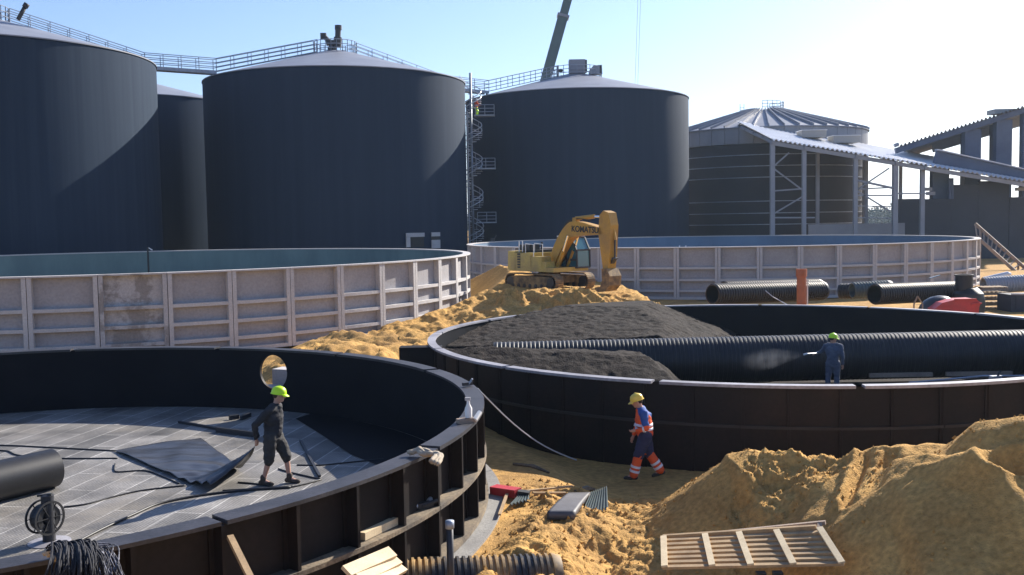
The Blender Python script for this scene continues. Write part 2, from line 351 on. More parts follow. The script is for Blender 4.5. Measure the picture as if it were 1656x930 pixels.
def hheap(X, Y):
    wx = X+.18*fbm(X/1.3, Y/1.3, 3, 31); wy = Y+.18*fbm(X/1.3+9, Y/1.3, 3, 33)
    bowl = sstep(3.45, 3.9, wx)*sstep(5.45, 4.95, wx+(wy-15.5)*.3)
    Z = ridge_height(wx, wy, heap_segs, .30+.95*bowl, .25+.15*bowl, .79)
    # loose crumbly bowl round the left peak
    crumb = sstep(1.2, .95, np.hypot((X-4.45-(Y-15.6)*.5)/.95, (Y-15.65)/.95))
    Z = Z+crumb*(.08*clods(X, Y, .45, 41)+.06*clods(X, Y, .16, 43)+.06*clumps(X, Y, .12, 44)-.12)-.05*crumb*np.exp(-((X-4.5)/.6)**2-((Y-15.6)/.4)**2)
    # flatter sunlit band right of the grooves
    u_ = X+(Y-15)*-.22; band = sstep(5.35, 5.6, u_)*sstep(6.5, 6.2, u_)
    Z = Z+.22*band*np.clip(1.9-Z, 0, 2)
    for (p, q) in gr:
        dx, dy = q.x-p.x, q.y-p.y; L = math.hypot(dx, dy); t = ((X-p.x)*dx+(Y-p.y)*dy)/L/L; s_ = ((X-p.x)*dy-(Y-p.y)*dx)/L+.02*fbm(X/.3, Y/.3, 2, 4)
        in_ = sstep(-.10, .06, t)*sstep(1.10, .98, t)
        Z = Z+in_*(.10*np.exp(-(s_/.065)**2)*(1+.5*fbm(X/.12, Y/.12, 2, 3))-.11*np.exp(-((s_+.23)/.13)**4))
    # smooth bucket-dressed faces elsewhere, with pits and crumbs
    Z = Z+.05*fbm(X/.8, Y/.8, 4, 51)+.012*clumps(X, Y, .12, 55)
    foot = sstep(.75, .2, Z)
    Z = Z+foot*(.08*clumps(X, Y, .3, 57)-.03)
    ridge = np.exp(-((Z-ridge_height(X, Y, heap_segs, .35, .25, .76))**2)/.1)
    for (p, q, am, w_) in ((at(1612, 700, 13.9), at(1560, 905, 12.6), .13, .5), (at(1350, 760, 15.2), at(1290, 880, 14.0), .10, .5)):
        dx, dy = q.x-p.x, q.y-p.y; L = math.hypot(dx, dy); t = ((X-p.x)*dx+(Y-p.y)*dy)/L/L; s_ = ((X-p.x)*dy-(Y-p.y)*dx)/L+.05*fbm(X/.5, Y/.5, 3, 6)
        Z = Z+sstep(.02, .5, t)*sstep(1.2, .9, t)*am*np.maximum(0, 1-np.abs(s_)/w_)
    Z = Z+.035*clods(X, Y, .9, 58)*sstep(-.2, .5, fbm(X/1.6, Y/1.6, 2, 59))+.02*clods(X, Y, .2, 60)*sstep(.0, .3, fbm(X/.9, Y/.9, 2, 62))
    Z = Z-.13
    h0 = at(1625, 862, 12.6); dh = np.hypot((X-h0.x)/.22, (Y-h0.y)/.16); Z = Z-.18*np.exp(-dh**2)+.07*np.exp(-((dh-1.7)/.5)**2)
    return Z
heap = grid_mesh('sand_heap', np.arange(1.2, 15, .035), np.arange(9.5, 20, .035), hheap, M['sand'], keep=lambda X, Y, Z: Z > .0)
recenter(tag(heap, 'large crumbly tan sand heap with bucket grooves in the right foreground', 'sand heap'))
# excavator mound
def hmound(X, Y):
    wx = X+.5*fbm(X/2.5, Y/2.5, 3, 61); wy = Y+.5*fbm(X/2.5+5, Y/2.5, 3, 63)
    top = 1.85+1.1*sstep(50.5, 56, wy)*sstep(3.5, -2, wx)-.25*sstep(2, 5, wx)
    right = 2.35-(wx-5.2)*.72-(wy-50)*.0
    front = 1.2+(wy-45.4)*.75
    frontL = .8+(wy-42)*.17
    fr = np.where(wx < 1.2, np.maximum(frontL, front-.9), front)
    left = 6.0+(wx+3)*1.4
    back = 3.2-(wy-58)*.6
    Z = np.minimum.reduce([top, right, fr, left, back])
    stepz = np.floor(Z/.45)*.45+sstep(.25, .45, Z-np.floor(Z/.45)*.45)*.45
    k = sstep(3.5, 5.0, wx)*sstep(50, 47.5, wy); Z = Z*(1-k)+stepz*k
    cl = sstep(.8, 2.0, wx)*sstep(48.6, 47.2, wy)*sstep(5.6, 4.6, wx)
    Z = Z+cl*(.45*clumps(X, Y, .9, 71)+.2*clumps(X, Y, .35, 73)-.35)
    cl2 = sstep(.9, .2, np.hypot((X+.1)/1, (Y-46.2)/1.6)); Z = Z+cl2*(.7*clumps(X, Y, .6, 77))*.8
    Z = Z+.22*clods(X, Y, 1.2, 75)*sstep(52, 48, Y)+.08*clods(X, Y, .4, 76)-.08+.04*fbm(X/.3, Y/.3, 3, 79)
    dg_ = np.hypot(X-G1[0], Y-G1[1])-G1[2]
    Z = np.minimum(Z, .95+np.maximum(dg_, 0)*.75)
    return np.where(dg_ < .05, 0, Z)
mound = grid_mesh('sand_mound', np.arange(-6, 11, .07), np.arange(40.5, 62, .07), hmound, M['sand'], keep=lambda X, Y, Z: Z > .4)
recenter(tag(mound, 'dug sand mound carrying the yellow excavator between the pale tanks', 'sand mound'))
# ------------------------------------------------------------------ ring tanks with ribbed walls
def arc_n(a): return max(1, int(abs(a)/R(2)))
def pale_tank(name, label, c, z0, z1, n, off, inner, grp, shifts, stain=None):
    cx, cy, Rr = c; t = thing(name, label, 'tank', (cx, cy, z0), 0, grp)
    mb = MB(); mb.lathe([(Rr-.34, z0), (Rr-.34, z1-.02)], 180, (cx, cy, 0)); mb.build('lining', inner, t, 1)
    mb = MB(); mb.lathe([(Rr-.32, z1-.02), (Rr-.32, z0), ], 180, (cx, cy, 0)); mb.build('backing_wall', M['conc'], t, 1)
    mb = MB(); mb.disc((cx, cy, z0+.05), Rr-.35, 96); mb.build('floor', M['slab'], t)
    da = 2*PI/n
    def panel(k, m):
        a0 = off+k*da; a1 = a0+da; mb = MB(); g = .012/Rr*1.0
        a0 += g; a1 -= g; w_ = .15/Rr
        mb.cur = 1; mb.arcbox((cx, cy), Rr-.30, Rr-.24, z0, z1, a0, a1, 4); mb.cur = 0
        mb.arcbox((cx, cy), Rr-.24, Rr, z0, z1, a0, a0+w_, 1); mb.arcbox((cx, cy), Rr-.24, Rr, z0, z1, a1-w_, a1, 1)
        hh = z1-z0
        for f, th in shifts: mb.arcbox((cx, cy), Rr-.24, Rr-.015, z0+hh*f-th/2, z0+hh*f+th/2, a0+w_, a1-w_, 4)
        mb.arcbox((cx, cy), Rr-.24, Rr-.01, z0, z0+.14, a0+w_, a1-w_, 4)
        mb.arcbox((cx, cy), Rr-.36, Rr+.03, z1+.002, z1+.06, a0-g*.5, a1+g*.5, 4)
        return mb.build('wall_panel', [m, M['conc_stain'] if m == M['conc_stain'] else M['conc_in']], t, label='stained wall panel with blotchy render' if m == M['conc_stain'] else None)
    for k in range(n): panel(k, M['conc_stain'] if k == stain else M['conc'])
    return t
# G1 posts seen at -71.6, -64.3 ... degrees
da1 = 360/49
offG1 = R(-71.6-8*da1)
pale_tank('pale_tank', 'large pale ribbed concrete ring tank on the left, one stained panel', G1, G1_BOT, G1_TOP, 49, offG1, M['liner'],
          'pale ribbed ring tanks', [(.61, .13), (.38, .13), (.165, .13)], 8+0)
pale_tank('pale_tank', 'pale ribbed ring tank behind the yellow excavator with ladder against it', G2, G2_BOT, G2_TOP, 49, R(-107.5), M['liner_blue'],
          'pale ribbed ring tanks', [(.61, .13), (.38, .13), (.165, .13)])
def black_tank(name, label, c, z0, z1, fl, hole, foot, d_=.20, led=None, rw=.33):
    led = led or M['ledge']
    cx, cy, Rr = c; t = thing(name, label, 'tank', (cx, cy, z0), 0, 'black coated ring tanks')
    ri = Rr-rw+.04; ro = ri+.08
    # wall as two skins, with one round opening if asked
    N = 240
    def skin(r_, mb):
        if hole is None: mb.lathe([(r_, z0), (r_, z1-.01)], N, (cx, cy, 0)); return
        ha, hz, hr = hole; half = hr*1.12; hw = half/Rr
        k0 = ha-hw; k1 = ha+hw
        mb.lathe([(r_, z0), (r_, z1-.01)], N, (cx, cy, 0), None, k1, k0+2*PI)
        P = lambda a, z: (cx+r_*math.cos(a), cy+r_*math.sin(a), z)
        m_ = 32; vs = []; fs = []
        for i in range(m_):
            th = 2*PI*i/m_; u, v = math.cos(th), math.sin(th); k = 1/max(abs(u), abs(v))
            vs.append(P(ha+u*k*hw, hz+(v*k*half))); vs.append(P(ha+u*hr/Rr, hz+v*hr))
        for i in range(m_): j = (i+1) % m_; fs.append((2*i, 2*j, 2*j+1, 2*i+1))
        mb.add(vs, fs)
        for za, zb in ((z0, hz-half), (hz+half, z1-.01)):
            if zb > za+.001: mb.lathe([(r_, za), (r_, zb)], 8, (cx, cy, 0), None, k0, k1)
    mb = MB(); skin(ri, mb); mb.build('inner_wall', M['black_in'], t, 1)
    mb = MB(); skin(ro, mb)
    if hole:
        ha, hz, hr = hole; m_ = 32; vs = []; fs = []
        for i in range(m_):
            th = 2*PI*i/m_
            for r_ in (ri, ro): a = ha+math.cos(th)*hr/Rr; vs.append((cx+r_*math.cos(a), cy+r_*math.sin(a), hz+math.sin(th)*hr))
        for i in range(m_): j = (i+1) % m_; fs.append((2*i, 2*j, 2*j+1, 2*i+1))
        mb.add(vs, fs)
    mb.build('outer_wall', M['black'], t, 1)
    # ribs: deep vertical fins every six degrees
    def ang_ok(a):
        if hole is None: return True
        d = (a-hole[0]+PI) % (2*PI)-PI; return abs(d) > hole[2]/Rr*1.15
    mid = z1-.86
    for k in range(60):
        a = R(6*k+foot[0])
        if not ang_ok(a): continue
        mb = MB(); m_ = Matrix.Rotation(a, 3, 'Z')
        p = lambda r_, z: (cx+r_*math.cos(a), cy+r_*math.sin(a), z)
        for za, zb in ((z0+.10, mid-.035), (mid+.035, z1-.035)): mb.box(p(ro+d_/2+.003, (za+zb)/2), (d_, .05, zb-za), rot=m_)
        bd = .10 if d_ > .2 else .03; mb.box(p(ro+bd/2, (z0+z1)/2-.03), (bd, .17, z1-z0-.08), rot=m_)
        mb.build('rib', M['black'], t)
    # ledges and rim come in segments of 24 degrees
    for k in range(15):
        a0 = R(24*k+foot[0]+.25+foot[2]); a1 = R(24*(k+1)+foot[0]-.1+foot[2]); g = random.uniform(.0, .012)
        MB().arcbox((cx, cy), Rr-rw-g, Rr-random.uniform(0, .02), z1-.035, z1+.015+random.uniform(-.008, .012), a0+random.uniform(0, .006), a1-random.uniform(0, .008), 12).build('rim_plate', foot[1], t)
        a0 = R(24*k+foot[0]+.05); a1 = R(24*(k+1)+foot[0]-.05)
        if hole is None or all(ang_ok(a0+(a1-a0)*i/12) for i in range(13)):
            MB().arcbox((cx, cy), ro+.002, ro+d_+.02, mid-.03, mid+.03, a0, a1, 12).build('ledge', led, t)
        MB().arcbox((cx, cy), ro+.002, ro+d_+.04, z0+.02, z0+.09, a0, a1, 12).build('base_ledge', led, t)
    MB().lathe([(ri, fl-.25), (ri, z0+.001), (Rr+.28, z0), (Rr+.32, z0-.3)], 160, (cx, cy, 0)).build('footing', M['slab'], t)
    return t
hp = on(438, 598, 1.3)
# the opening's place on the far inner wall: intersect its sight line with the wall
def hit(c, px, py, far=True, r_=None):
    r = ray(px, py); L = math.hypot(r.x, r.y); u = Vector((r.x/L, r.y/L)); b = u.x*c[0]+u.y*c[1]; rr = r_ or c[2]
    k = math.sqrt(b*b-(c[0]**2+c[1]**2-rr*rr)); s_ = b+k if far else b-k
    return Vector((u.x*s_, u.y*s_, H+r.z/L*s_))
hp = hit(B1, 438, 598, True, B1[2]-.4)
ha = math.atan2(hp.y-B1[1], hp.x-B1[0])
tank1 = black_tank('black_tank', 'near black ribbed ring tank with pale mat strips on its floor', B1, .38, B1_TOP, B1_FL, (ha, min(hp.z, B1_TOP-.58), .45), (-44.0, M['rim'], 0))
tank2 = black_tank('black_tank', 'black ring tank holding dark gravel and the long ribbed pipe', B2, -.10, B2_TOP, B2_FL, None, (-106.1, M['rimpale'], -10.2), .04, M['ledge_black'], .25)
# tank floors
def disc_grid(name, c, r_, z, m, parent, n=60, zf=None):
    mb = MB(); pr = []
    for i in range(n+1): pr.append((max(.001, r_*i/n), z))
    mb.lathe(pr, 120, (c[0], c[1], 0)); o = mb.build(name, m, parent, 1); return o
disc_grid('floor', B1, B1[2]-.30, B1_FL, M['floor'], tank1, 2)
disc_grid('floor', B2, B2[2]-.25, B2_FL, M['gravel'], tank2, 2)
# gravel in the far black tank
def hgrav(X, Y):
    d = B2[2]-.23-np.hypot(X-B2[0], Y-B2[1])
    wx = X+.4*fbm(X/2, Y/2, 3, 91)
    backp = np.minimum(2.12+(wx-4.6)*.035, 2.22-(wx-4.6)*.42)+(Y-36.8)*.10
    backp = np.minimum(backp, 1.62+(Y-31.5)*.13)
    backp = np.maximum(backp, .0)*sstep(31.0, 31.6, Y)
    fr = np.minimum(1.62-(wx-2.6)*.05, 1.62-(wx-3.6)*.85)
    fr = np.minimum(fr, 1.62-(27.3-Y)*.33); fr = np.minimum(fr, 1.62-(Y-28.3)*.45)
    fr = fr*sstep(31.2, 30.6, Y)
    Z = np.maximum(np.maximum(backp, fr), B2_FL+.02)
    on_ = Z > B2_FL+.05
    Z = Z+on_*(.05*clumps(X, Y, .35, 93)+.06*fbm(X/.9, Y/.9, 3, 95)-.03+.03*fbm(X/.12, Y/.12, 2, 97))
    Z = np.minimum(Z, B2_TOP+.25); 
    return np.where(d > 0, Z, -1)
xs_ = np.arange(-2.2, 12, .06); ys_ = np.arange(20, 39.5, .06)
go = grid_mesh('gravel_heap', xs_, ys_, hgrav, M['gravel'], keep=lambda X, Y, Z: (Z > B2_FL+.04))
# trim what stuck outside the wall
import bmesh
bm = bmesh.new(); bm.from_mesh(go.data)
bmesh.ops.delete(bm, geom=[v for v in bm.verts if math.hypot(v.co.x-B2[0], v.co.y-B2[1]) > B2[2]-.22], context='VERTS'); bm.to_mesh(go.data); bm.free()
go['kind'] = 'stuff'; tag(go, 'dark gravel banked round the long pipe inside the black tank', 'gravel')
# ------------------------------------------------------------------ digesters
def railing(mb, pts, h=1.1, r=.035, every=1.6, rails=(1, .66, .33)):
    pts = [Vector(p) for p in pts]
    for f in rails: mb.tube([p+Vector((0, 0, h*f)) for p in pts], r, 5)
    for a, b in zip(pts[:-1], pts[1:]):
        n = max(1, round((b-a).length/every))
        for k in range(n+1): q = a.lerp(b, k/n); mb.tube([q, q+Vector((0, 0, h))], r, 5)
def digester(label, c, z_top, rise, m, plat=2.0, grp='dark clad digester tanks'):
    cx, cy, Rr = c; t = thing('digester_tank', label, 'tank', (cx, cy, .4), 0, grp)
    mb = MB(); mb.lathe([(Rr, .3), (Rr, z_top-.25), (Rr-.05, z_top-.08), (Rr-.25, z_top)], 260, (cx, cy, 0)); mb.build('wall', m, t, 1)
    mb = MB(); n = 144; vs = []
    mb.lathe([(Rr+.06, z_top-.10), (Rr+.06, z_top-.02), (Rr-.2, z_top+.04), (1.2, z_top+rise*.93), (.01, z_top+rise)], n, (cx, cy, 0)); mb.build('roof', M['roof'], t, 20)
    return t
dig = {}
D1 = (-41.3, 79.4, 13.0); D2 = (-16.35, 96.2, 12.18); D3 = (7.44, 111.6, 12.19); D4 = (-42.0, 111.0, 12.1)
ZT = H+13.2
for key, lab, c, zt, rise, m in (('1', 'streaked dark clad digester tank at the left edge', D1, ZT, 3.55, M['clad_old']),
                          ('2', 'dark clad digester tank with black motors on top of its roof', D2, ZT, 3.3, M['clad']),
                          ('3', 'dark clad digester tank behind the yellow excavator, boxes on its roof', D3, H+13.05, 3.15, M['clad']),
                          ('4', 'dark digester tank partly hidden in the gap beneath the left walkway', D4, ZT+.1, 3.2, M['clad'])):
    dig[key] = digester(lab, c, zt, rise, m)
def roofz(c, zt, rise, x, y):
    d = math.hypot(x-c[0], y-c[1]); return zt+rise*max(0, 1-d/c[2])
# platforms on the crowns
def crown(t, c, zt, rise, rp):
    z = zt+rise*(1-rp/c[2])+.05; mb = MB(); mb.lathe([(rp-1.0, z+.05), (rp, z+.05), (rp, z-.05)], 32, (c[0], c[1], 0)); mb.build('platform', M['galv'], t)
    mb = MB(); pts = [(c[0]+rp*math.cos(a), c[1]+rp*math.sin(a), z) for a in np.linspace(R(40), R(390), 24)]; railing(mb, pts, 1.15, .035, 1.2); mb.build('railing', M['galv'], t)
crown(dig['1'], D1, ZT, 3.55, 2.2); crown(dig['2'], D2, ZT, 3.3, 2.0); crown(dig['3'], D3, H+13.05, 3.15, 2.8)
def walkway(label, ca, za, ra, cb, zb, rb, rpa, rpb):
    a = Vector((ca[0], ca[1])); b = Vector((cb[0], cb[1])); u = (b-a).normalized(); nrm = Vector((-u.y, u.x))
    pts = [(a+u*rpa, za+ra*(1-rpa/ca[2])+.15), (a+u*(ca[2]-.6), za+.45), (b-u*(cb[2]-.6), zb+.45), (b-u*rpb, zb+rb*(1-rpb/cb[2])+.15)]
    P = [Vector((p.x, p.y, z)) for p, z in pts]
    t = thing('walkway_bridge', label, 'walkway', P[1], 0, 'steel walkways over the digester roofs')
    mb = MB()
    for p, q in zip(P[:-1], P[1:]): mb.beam(p, q, .9, .08)
    mb.build('deck', M['galv'], t)
    for s in (-.45, .45):
        o = Vector((nrm.x*s, nrm.y*s, 0)); mb = MB(); railing(mb, [p+o for p in P]); mb.build('railing', M['galv'], t)
        MB().beam(P[1]+o-Vector((0, 0, .12)), P[2]+o-Vector((0, 0, .12)), .08, .3).build('girder', M['galv'], t)
    for p in (P[1], P[2]): MB().box(p-Vector((0, 0, .35)), (.2, .2, .4)).build('bearing', M['darkmetal'], t)
walkway('steel roof walkway bridging the two left digester tanks', D1, ZT, 3.55, D2, ZT, 3.3, 2.2, 2.0)
walkway('steel roof walkway reaching the digester behind the spiral stair', D2, ZT, 3.3, D3, H+13.05, 3.15, 2.0, 2.8)
# concrete-framed openings low on the middle digester
for px0, px1, py0, py1, nm in ((656, 685, 377, 400, 'a'), (697, 710, 376, 402, 'b')):
    mb = MB(); p0 = hit(D2, px0, py0, False); p1 = hit(D2, px1, py0, False); p2 = hit(D2, px0, py1, False)
    a = math.atan2(p0.y-D2[1], p0.x-D2[0]); b = math.atan2(p1.y-D2[1], p1.x-D2[0]); z1 = p0.z; z0 = p2.z; r0 = D2[2]+.01
    if nm == 'a':
        mb.arcbox(D2, r0, r0+.12, z1-.35, z1, a, b, 3); mb.arcbox(D2, r0, r0+.12, z0, z1-.36, a, a+(b-a)*.2, 1)
        mb.build('hatch_frame', M['conc'], dig['2']); MB().arcbox(D2, r0, r0+.03, z0, z1-.37, a+(b-a)*.21, b, 2).build('hatch_opening', M['ink'], dig['2'])
    else:
        mb.arcbox(D2, r0, r0+.12, z0, z0+.75, a, b, 3); mb.arcbox(D2, r0, r0+.12, z1-.35, z1, a, b, 3); mb.build('hatch_frame', M['conc'], dig['2'])
        MB().arcbox(D2, r0, r0+.03, z0+.76, z1-.36, a, b, 2).build('hatch_opening', M['ink'], dig['2'])
# roof equipment
bz = ZT+3.15
t = thing('roof_mixer', 'black agitator motors standing on the middle digester roof', 'mixer', (D2[0]-.1, D2[1]-.6, bz-.1)); t.scale = (.76,)*3
x, y, z = t.location
MB().lathe([(.55, 0), (.55, .6), (.4, .65), (.4, 1.1), (.01, 1.1)], 16, (x-.15, y, z-.1)).build('gearbox', M['darkmetal'], t, 30)
MB().box((x-.15, y, z+1.05), (1.3, .8, .55)).build('mount', M['darkmetal'], t)
MB().tube([(x+.55, y, z+.7), (x+.7, y, z+3.0)], .36, 14).tube([(x+.7, y, z+2.6), (x+.71, y, z+3.15)], .44, 14).tube([(x+.52, y, z+.5), (x+.62, y, z+1.7)], .5, 14).build('motor', M['darkmetal'], t, 40)
MB().tube([(x-.5, y, z+1.2), (x-1.1, y, z+1.9)], .3, 12).box((x-1.15, y, z+1.85), (.7, .6, .75)).build('motor', M['darkmetal'], t)
bz = H+13.05+2.6
t = thing('roof_box', 'grey equipment box on the crown of the third digester roof', 'equipment box', at(933, 120, 110.5))
x, y, z = t.location
MB().box((x, y, z+.75), (1.75, 1.4, 1.5)).build('housing', M['roof'], t); MB().box((x+.98, y-.1, z+.8), (.18, 1.0, 1.3)).build('vent', M['darkmetal'], t)
t = thing('roof_fan', 'dark rounded fan housing at the right end of the third roof', 'fan', at(964, 121, 110.5)); x, y, z = t.location
MB().prism([(x-.75, z), (x-.7, z+.55), (x-.3, z+.95), (x+.6, z+1.0), (x+.65, z)], y-.5, y+.5).build('housing', M['galv'], t); MB().box((x+.45, y-.55, z+.5), (.18, .1, .8)).build('grille', M['darkmetal'], t)
t = thing('roof_valve', 'slim pipe valve beside the grey box on the third roof', 'valve', at(902, 121, 110.5)); x, y, z = t.location
MB().tube([(x, y, z-.2), (x, y, z+1.0)], .13, 8).build('pipe', M['darkmetal'], t); MB().ell((x+.3, y, z+.45), (.3, .2, .2)).build('wheel', M['darkmetal'], t, 1)
t = thing('vent_stack', 'short dark stack leaning on the far left digester roof', 'vent', at(29, 32, 78.5))
MB().tube([t.location, at(40, 12, 78.5)], .16, 8).build('stack', M['darkmetal'], t, 1); MB().tube([at(40, 12, 78.5), at(44, 6, 78.5)], .22, 8).build('cap', M['darkmetal'], t, 1)
# striped unfinished tank
G3 = (32.8, 130.0, 12.5); z3 = H+10.6
t = thing('storage_tank', 'unclad dark tank with pale hoops and ribbed silver roof', 'tank', (G3[0], G3[1], .4))
MB().lathe([(G3[2]-.15, .3), (G3[2]-.15, z3-2.0)], 180, (G3[0], G3[1], 0)).build('wall', M['darkwall'], t, 1)
n = 46
for k in range(n):
    MB().arcbox(G3, G3[2]-.14, G3[2]+.12, z3-1.95, z3-.12, 2*PI*k/n+.002, 2*PI*(k+1)/n-.002, 3).build('band_sheet', M['bandgrey'], t)
mb = MB(); mb.lathe([(G3[2]+.3, z3-.12), (G3[2]+.3, z3), (2.4, z3+3.0), (.01, z3+3.2)], 120, (G3[0], G3[1], 0)); mb.build('roof', M['roof'], t, 20)
for k in range(n):
    a = 2*PI*k/n; u = Vector((math.cos(a), math.sin(a), 0)); c = Vector((G3[0], G3[1], 0))
    MB().beam(c+u*(G3[2]+.3)+Vector((0, 0, z3+.12)), c+u*2.4+Vector((0, 0, z3+3.1)), .10, .3).build('roof_rib', M['roof'], t)
for py in (253, 271, 289, 327, 346, 364):
    p = hit(G3, 1160, py, False); MB().lathe([(G3[2]-.14, p.z-.05), (G3[2]-.05, p.z-.05), (G3[2]-.05, p.z+.05), (G3[2]-.14, p.z+.05)], 160, (G3[0], G3[1], 0)).build('hoop', M['galv'], t)
mb = MB(); railing(mb, [(G3[0]+2.4*math.cos(a), G3[1]+2.4*math.sin(a), z3+3.0) for a in np.linspace(R(-110), R(60), 12)], 1.1, .035, 1.2); mb.build('railing', M['galv'], t)
mb = MB(); q = at(1200, 186, 127.6)
for s in (-.25, .25): mb.tube([q+Vector((s, 0, -.3)), q+Vector((s, 0, 1.4))], .04, 5)
for k in range(4): mb.tube([q+Vector((-.25, 0, .3*k)), q+Vector((.25, 0, .3*k))], .03, 5)
mb.build('roof_ladder', M['galv'], t)
# spiral stair tower
t = thing('spiral_staircase', 'galvanised spiral staircase in the gap between two dark digesters', 'staircase', (-3.75, 99.5, .5)); x0, y0 = -3.75, 99.5
ztop = ZT+.5; MB().tube([(x0, y0, .5), (x0, y0, ztop+.9)], .12, 10).build('central_pole', M['galv'], t, 1)
mb = MB(); n = int((ztop-.6)/.22); outer = []
for k in range(n):
    a = k*R(24); z = .6+k*.22; u = Vector((math.cos(a), math.sin(a), 0)); v = Vector((-u.y, u.x, 0)); c = Vector((x0, y0, z))
    mb.add([c+u*.12-v*.04, c+u*1.05-v*.22, c+u*1.05+v*.22, c+u*.12+v*.04, c+u*.12-v*.04-Vector((0, 0, .04)), c+u*1.05-v*.22-Vector((0, 0, .04)), c+u*1.05+v*.22-Vector((0, 0, .04)), c+u*.12+v*.04-Vector((0, 0, .04))],
           [(0, 1, 2, 3), (7, 6, 5, 4), (0, 4, 5, 1), (1, 5, 6, 2), (2, 6, 7, 3), (3, 7, 4, 0)])
    outer.append(c+u*1.05)
mb.build('treads', M['galv_pale'], t)
mb = MB()
for f in (1.0, .5): mb.tube([p+Vector((0, 0, f)) for p in outer], .045, 5)
for p in outer[::2]: mb.tube([p, p+Vector((0, 0, 1))], .02, 4)
mb.build('handrail', M['galv_pale'], t)
for py in (187, 273, 360):
    z = at(780, py, 98.5).z; mb = MB(); mb.box((x0+1.35, y0-.8, z), (2.0, 1.2, .12)); mb.build('landing', M['galv'], t)
    mb = MB(); railing(mb, [(x0+.5, y0-1.4, z), (x0+2.3, y0-1.4, z), (x0+2.3, y0-.3, z)], 1.0, .035, .9); mb.build('landing_railing', M['galv'], t)
for zz in (at(757, 185, 99.5).z, at(757, 275, 99.5).z): MB().beam((x0-1.3, y0+.3, zz), (x0, y0, zz), .12, .12).build('wall_tie', M['galv'], t)
mb = MB()
for xx in (-.62, -.32): mb.tube([(x0+xx, y0-.9, .5), (x0+xx, y0-.9, at(760, 180, 98.6).z)], .05, 6)
for k in range(40): mb.tube([(x0-.62, y0-.9, .8+k*.34), (x0-.32, y0-.9, .8+k*.34)], .03, 4)
mb.build('service_ladder', M['galv_pale'], t)
# mobile crane behind the third digester
t = thing('mobile_crane', 'telescopic crane boom rising behind the third digester', 'crane', (-1.5, 135, .5))
pb = at(876, 152, 135); ptp = at(918, 0, 135); d = (ptp-pb).normalized(); foot_ = pb-d*((pb.z-3)/d.z); j = pb+d*((at(905, 26, 135).z-pb.z)/d.z); tip = foot_+d*((72-3)/d.z)
MB().beam(foot_, j, 1.35, 1.75, up=(0, 1, 0)).build('boom_section', M['boom'], t); MB().beam(j, tip, 1.12, 1.45, up=(0, 1, 0)).build('boom_section', M['boom'], t)
MB().beam(j-d*.25, j+d*.1, 1.6, 2.05, up=(0, 1, 0)).build('boom_collar', M['roof'], t)
MB().box((-1.5, 136, 1.7), (9, 2.8, 1.0)).build('carrier', M['boom'], t); MB().box((-3, 136, 2.9), (3.5, 2.7, 1.5)).build('slewing_body', M['boom'], t); MB().box((3.4, 136, 2.4), (1.9, 2.6, 1.7)).build('cab', M['boom'], t)
for k in range(5):
    for s in (-1.2, 1.2): MB().tube([(-5.2+k*1.8, 136+s-.2, 1.05), (-5.2+k*1.8, 136+s+.2, 1.05)], .55, 14).build('wheel', M['ink'], t)
for s in (0, .36): MB().tube([(tip.x+s-.2, 135, 72), (at(1025, 100, 135).x+s, 135, 20)], .025, 4).build('hoist_cable', M['galv'], t)
MB().box((at(1025, 100, 135).x+.15, 135, 19.5), (.7, .4, 1.2)).build('hook_block', M['yellow'], t)
# ------------------------------------------------------------------ steel halls on the right
def corr_roof(mb, p00, p10, p01, p11, n, amp=.09):    # corrugations run from edge p0x to p1x ; profile along p00->p10
    vs = []; fs = []
    for k in range(n+1):
        f = k/n; a = Vector(p00).lerp(Vector(p10), f); b = Vector(p01).lerp(Vector(p11), f); o = Vector((0, 0, amp*(1 if (k//2) % 2 == 0 else -1)))
        for q in (a, b): vs += [q+o, q+o-Vector((0, 0, .03))]
    for k in range(n):
        i = k*4; j_ = i+4
        fs += [(i, j_, j_+2, i+2), (i+1, i+3, j_+3, j_+1), (i, i+1, j_+1, j_), (i+2, j_+2, j_+3, i+3)]
    mb.add(vs, fs)
GZ = .5
t = thing('canopy_hall', 'open steel hall with white corrugated roof sloping down to the right', 'building', (40, 105, GZ))
A0 = at(1247, 225, 104); A1 = at(1700, 300, 104); Ab0 = at(1262, 226, 118); Ab1 = at(1700, 284, 118)
A0b = at(1247, 225, 104); dz = 1.9
b0 = A0+Vector((0, 16, 3.4)); b1 = A1+Vector((0, 16, 3.0))
mb = MB(); corr_roof(mb, A0, A1, b0, b1, 240); mb.build('roof', M['corr'], t)
def rA(x, y): f = (x-A0.x)/(A1.x-A0.x); return A0.z+f*(A1.z-A0.z)+(y-104)*3.2/16
MB().beam(A0+Vector((0, .3, -.35)), A1+Vector((0, .3, -.35)), .2, .4).build('eave_beam', M['greycol'], t)
cols = []
def col_(px, Y, w_=.35, m=None, base=None, topf=None, nm='column', par=None):
    x = at(px, 350, Y).x; zt = (topf(x, Y) if topf else rA(x, Y))-.3
    MB().box((x, Y, (GZ+zt)/2), (w_, w_, zt-GZ)).build(nm, m or M['greycol'], par or t); return Vector((x, Y, zt))
c1 = col_(1249, 104.5, .45); c2 = col_(1322, 111, .35); c3 = col_(1300, 104.5, .4); c4 = col_(1383, 104.5, .4); c5 = col_(1400, 111, .38); c6 = col_(1447, 104.5, .5); c6b = col_(1456, 111, .3); c7 = col_(1491, 105, .42); c8 = col_(1397, 119.5, .3); c9 = col_(1349, 119.5, .4)
MB().beam((c4.x, 104.5, 5.3+3.7), (c6.x, 104.5, at(1447, 305, 104.5).z), .18, .22).build('cross_beam', M['greycol'], t)
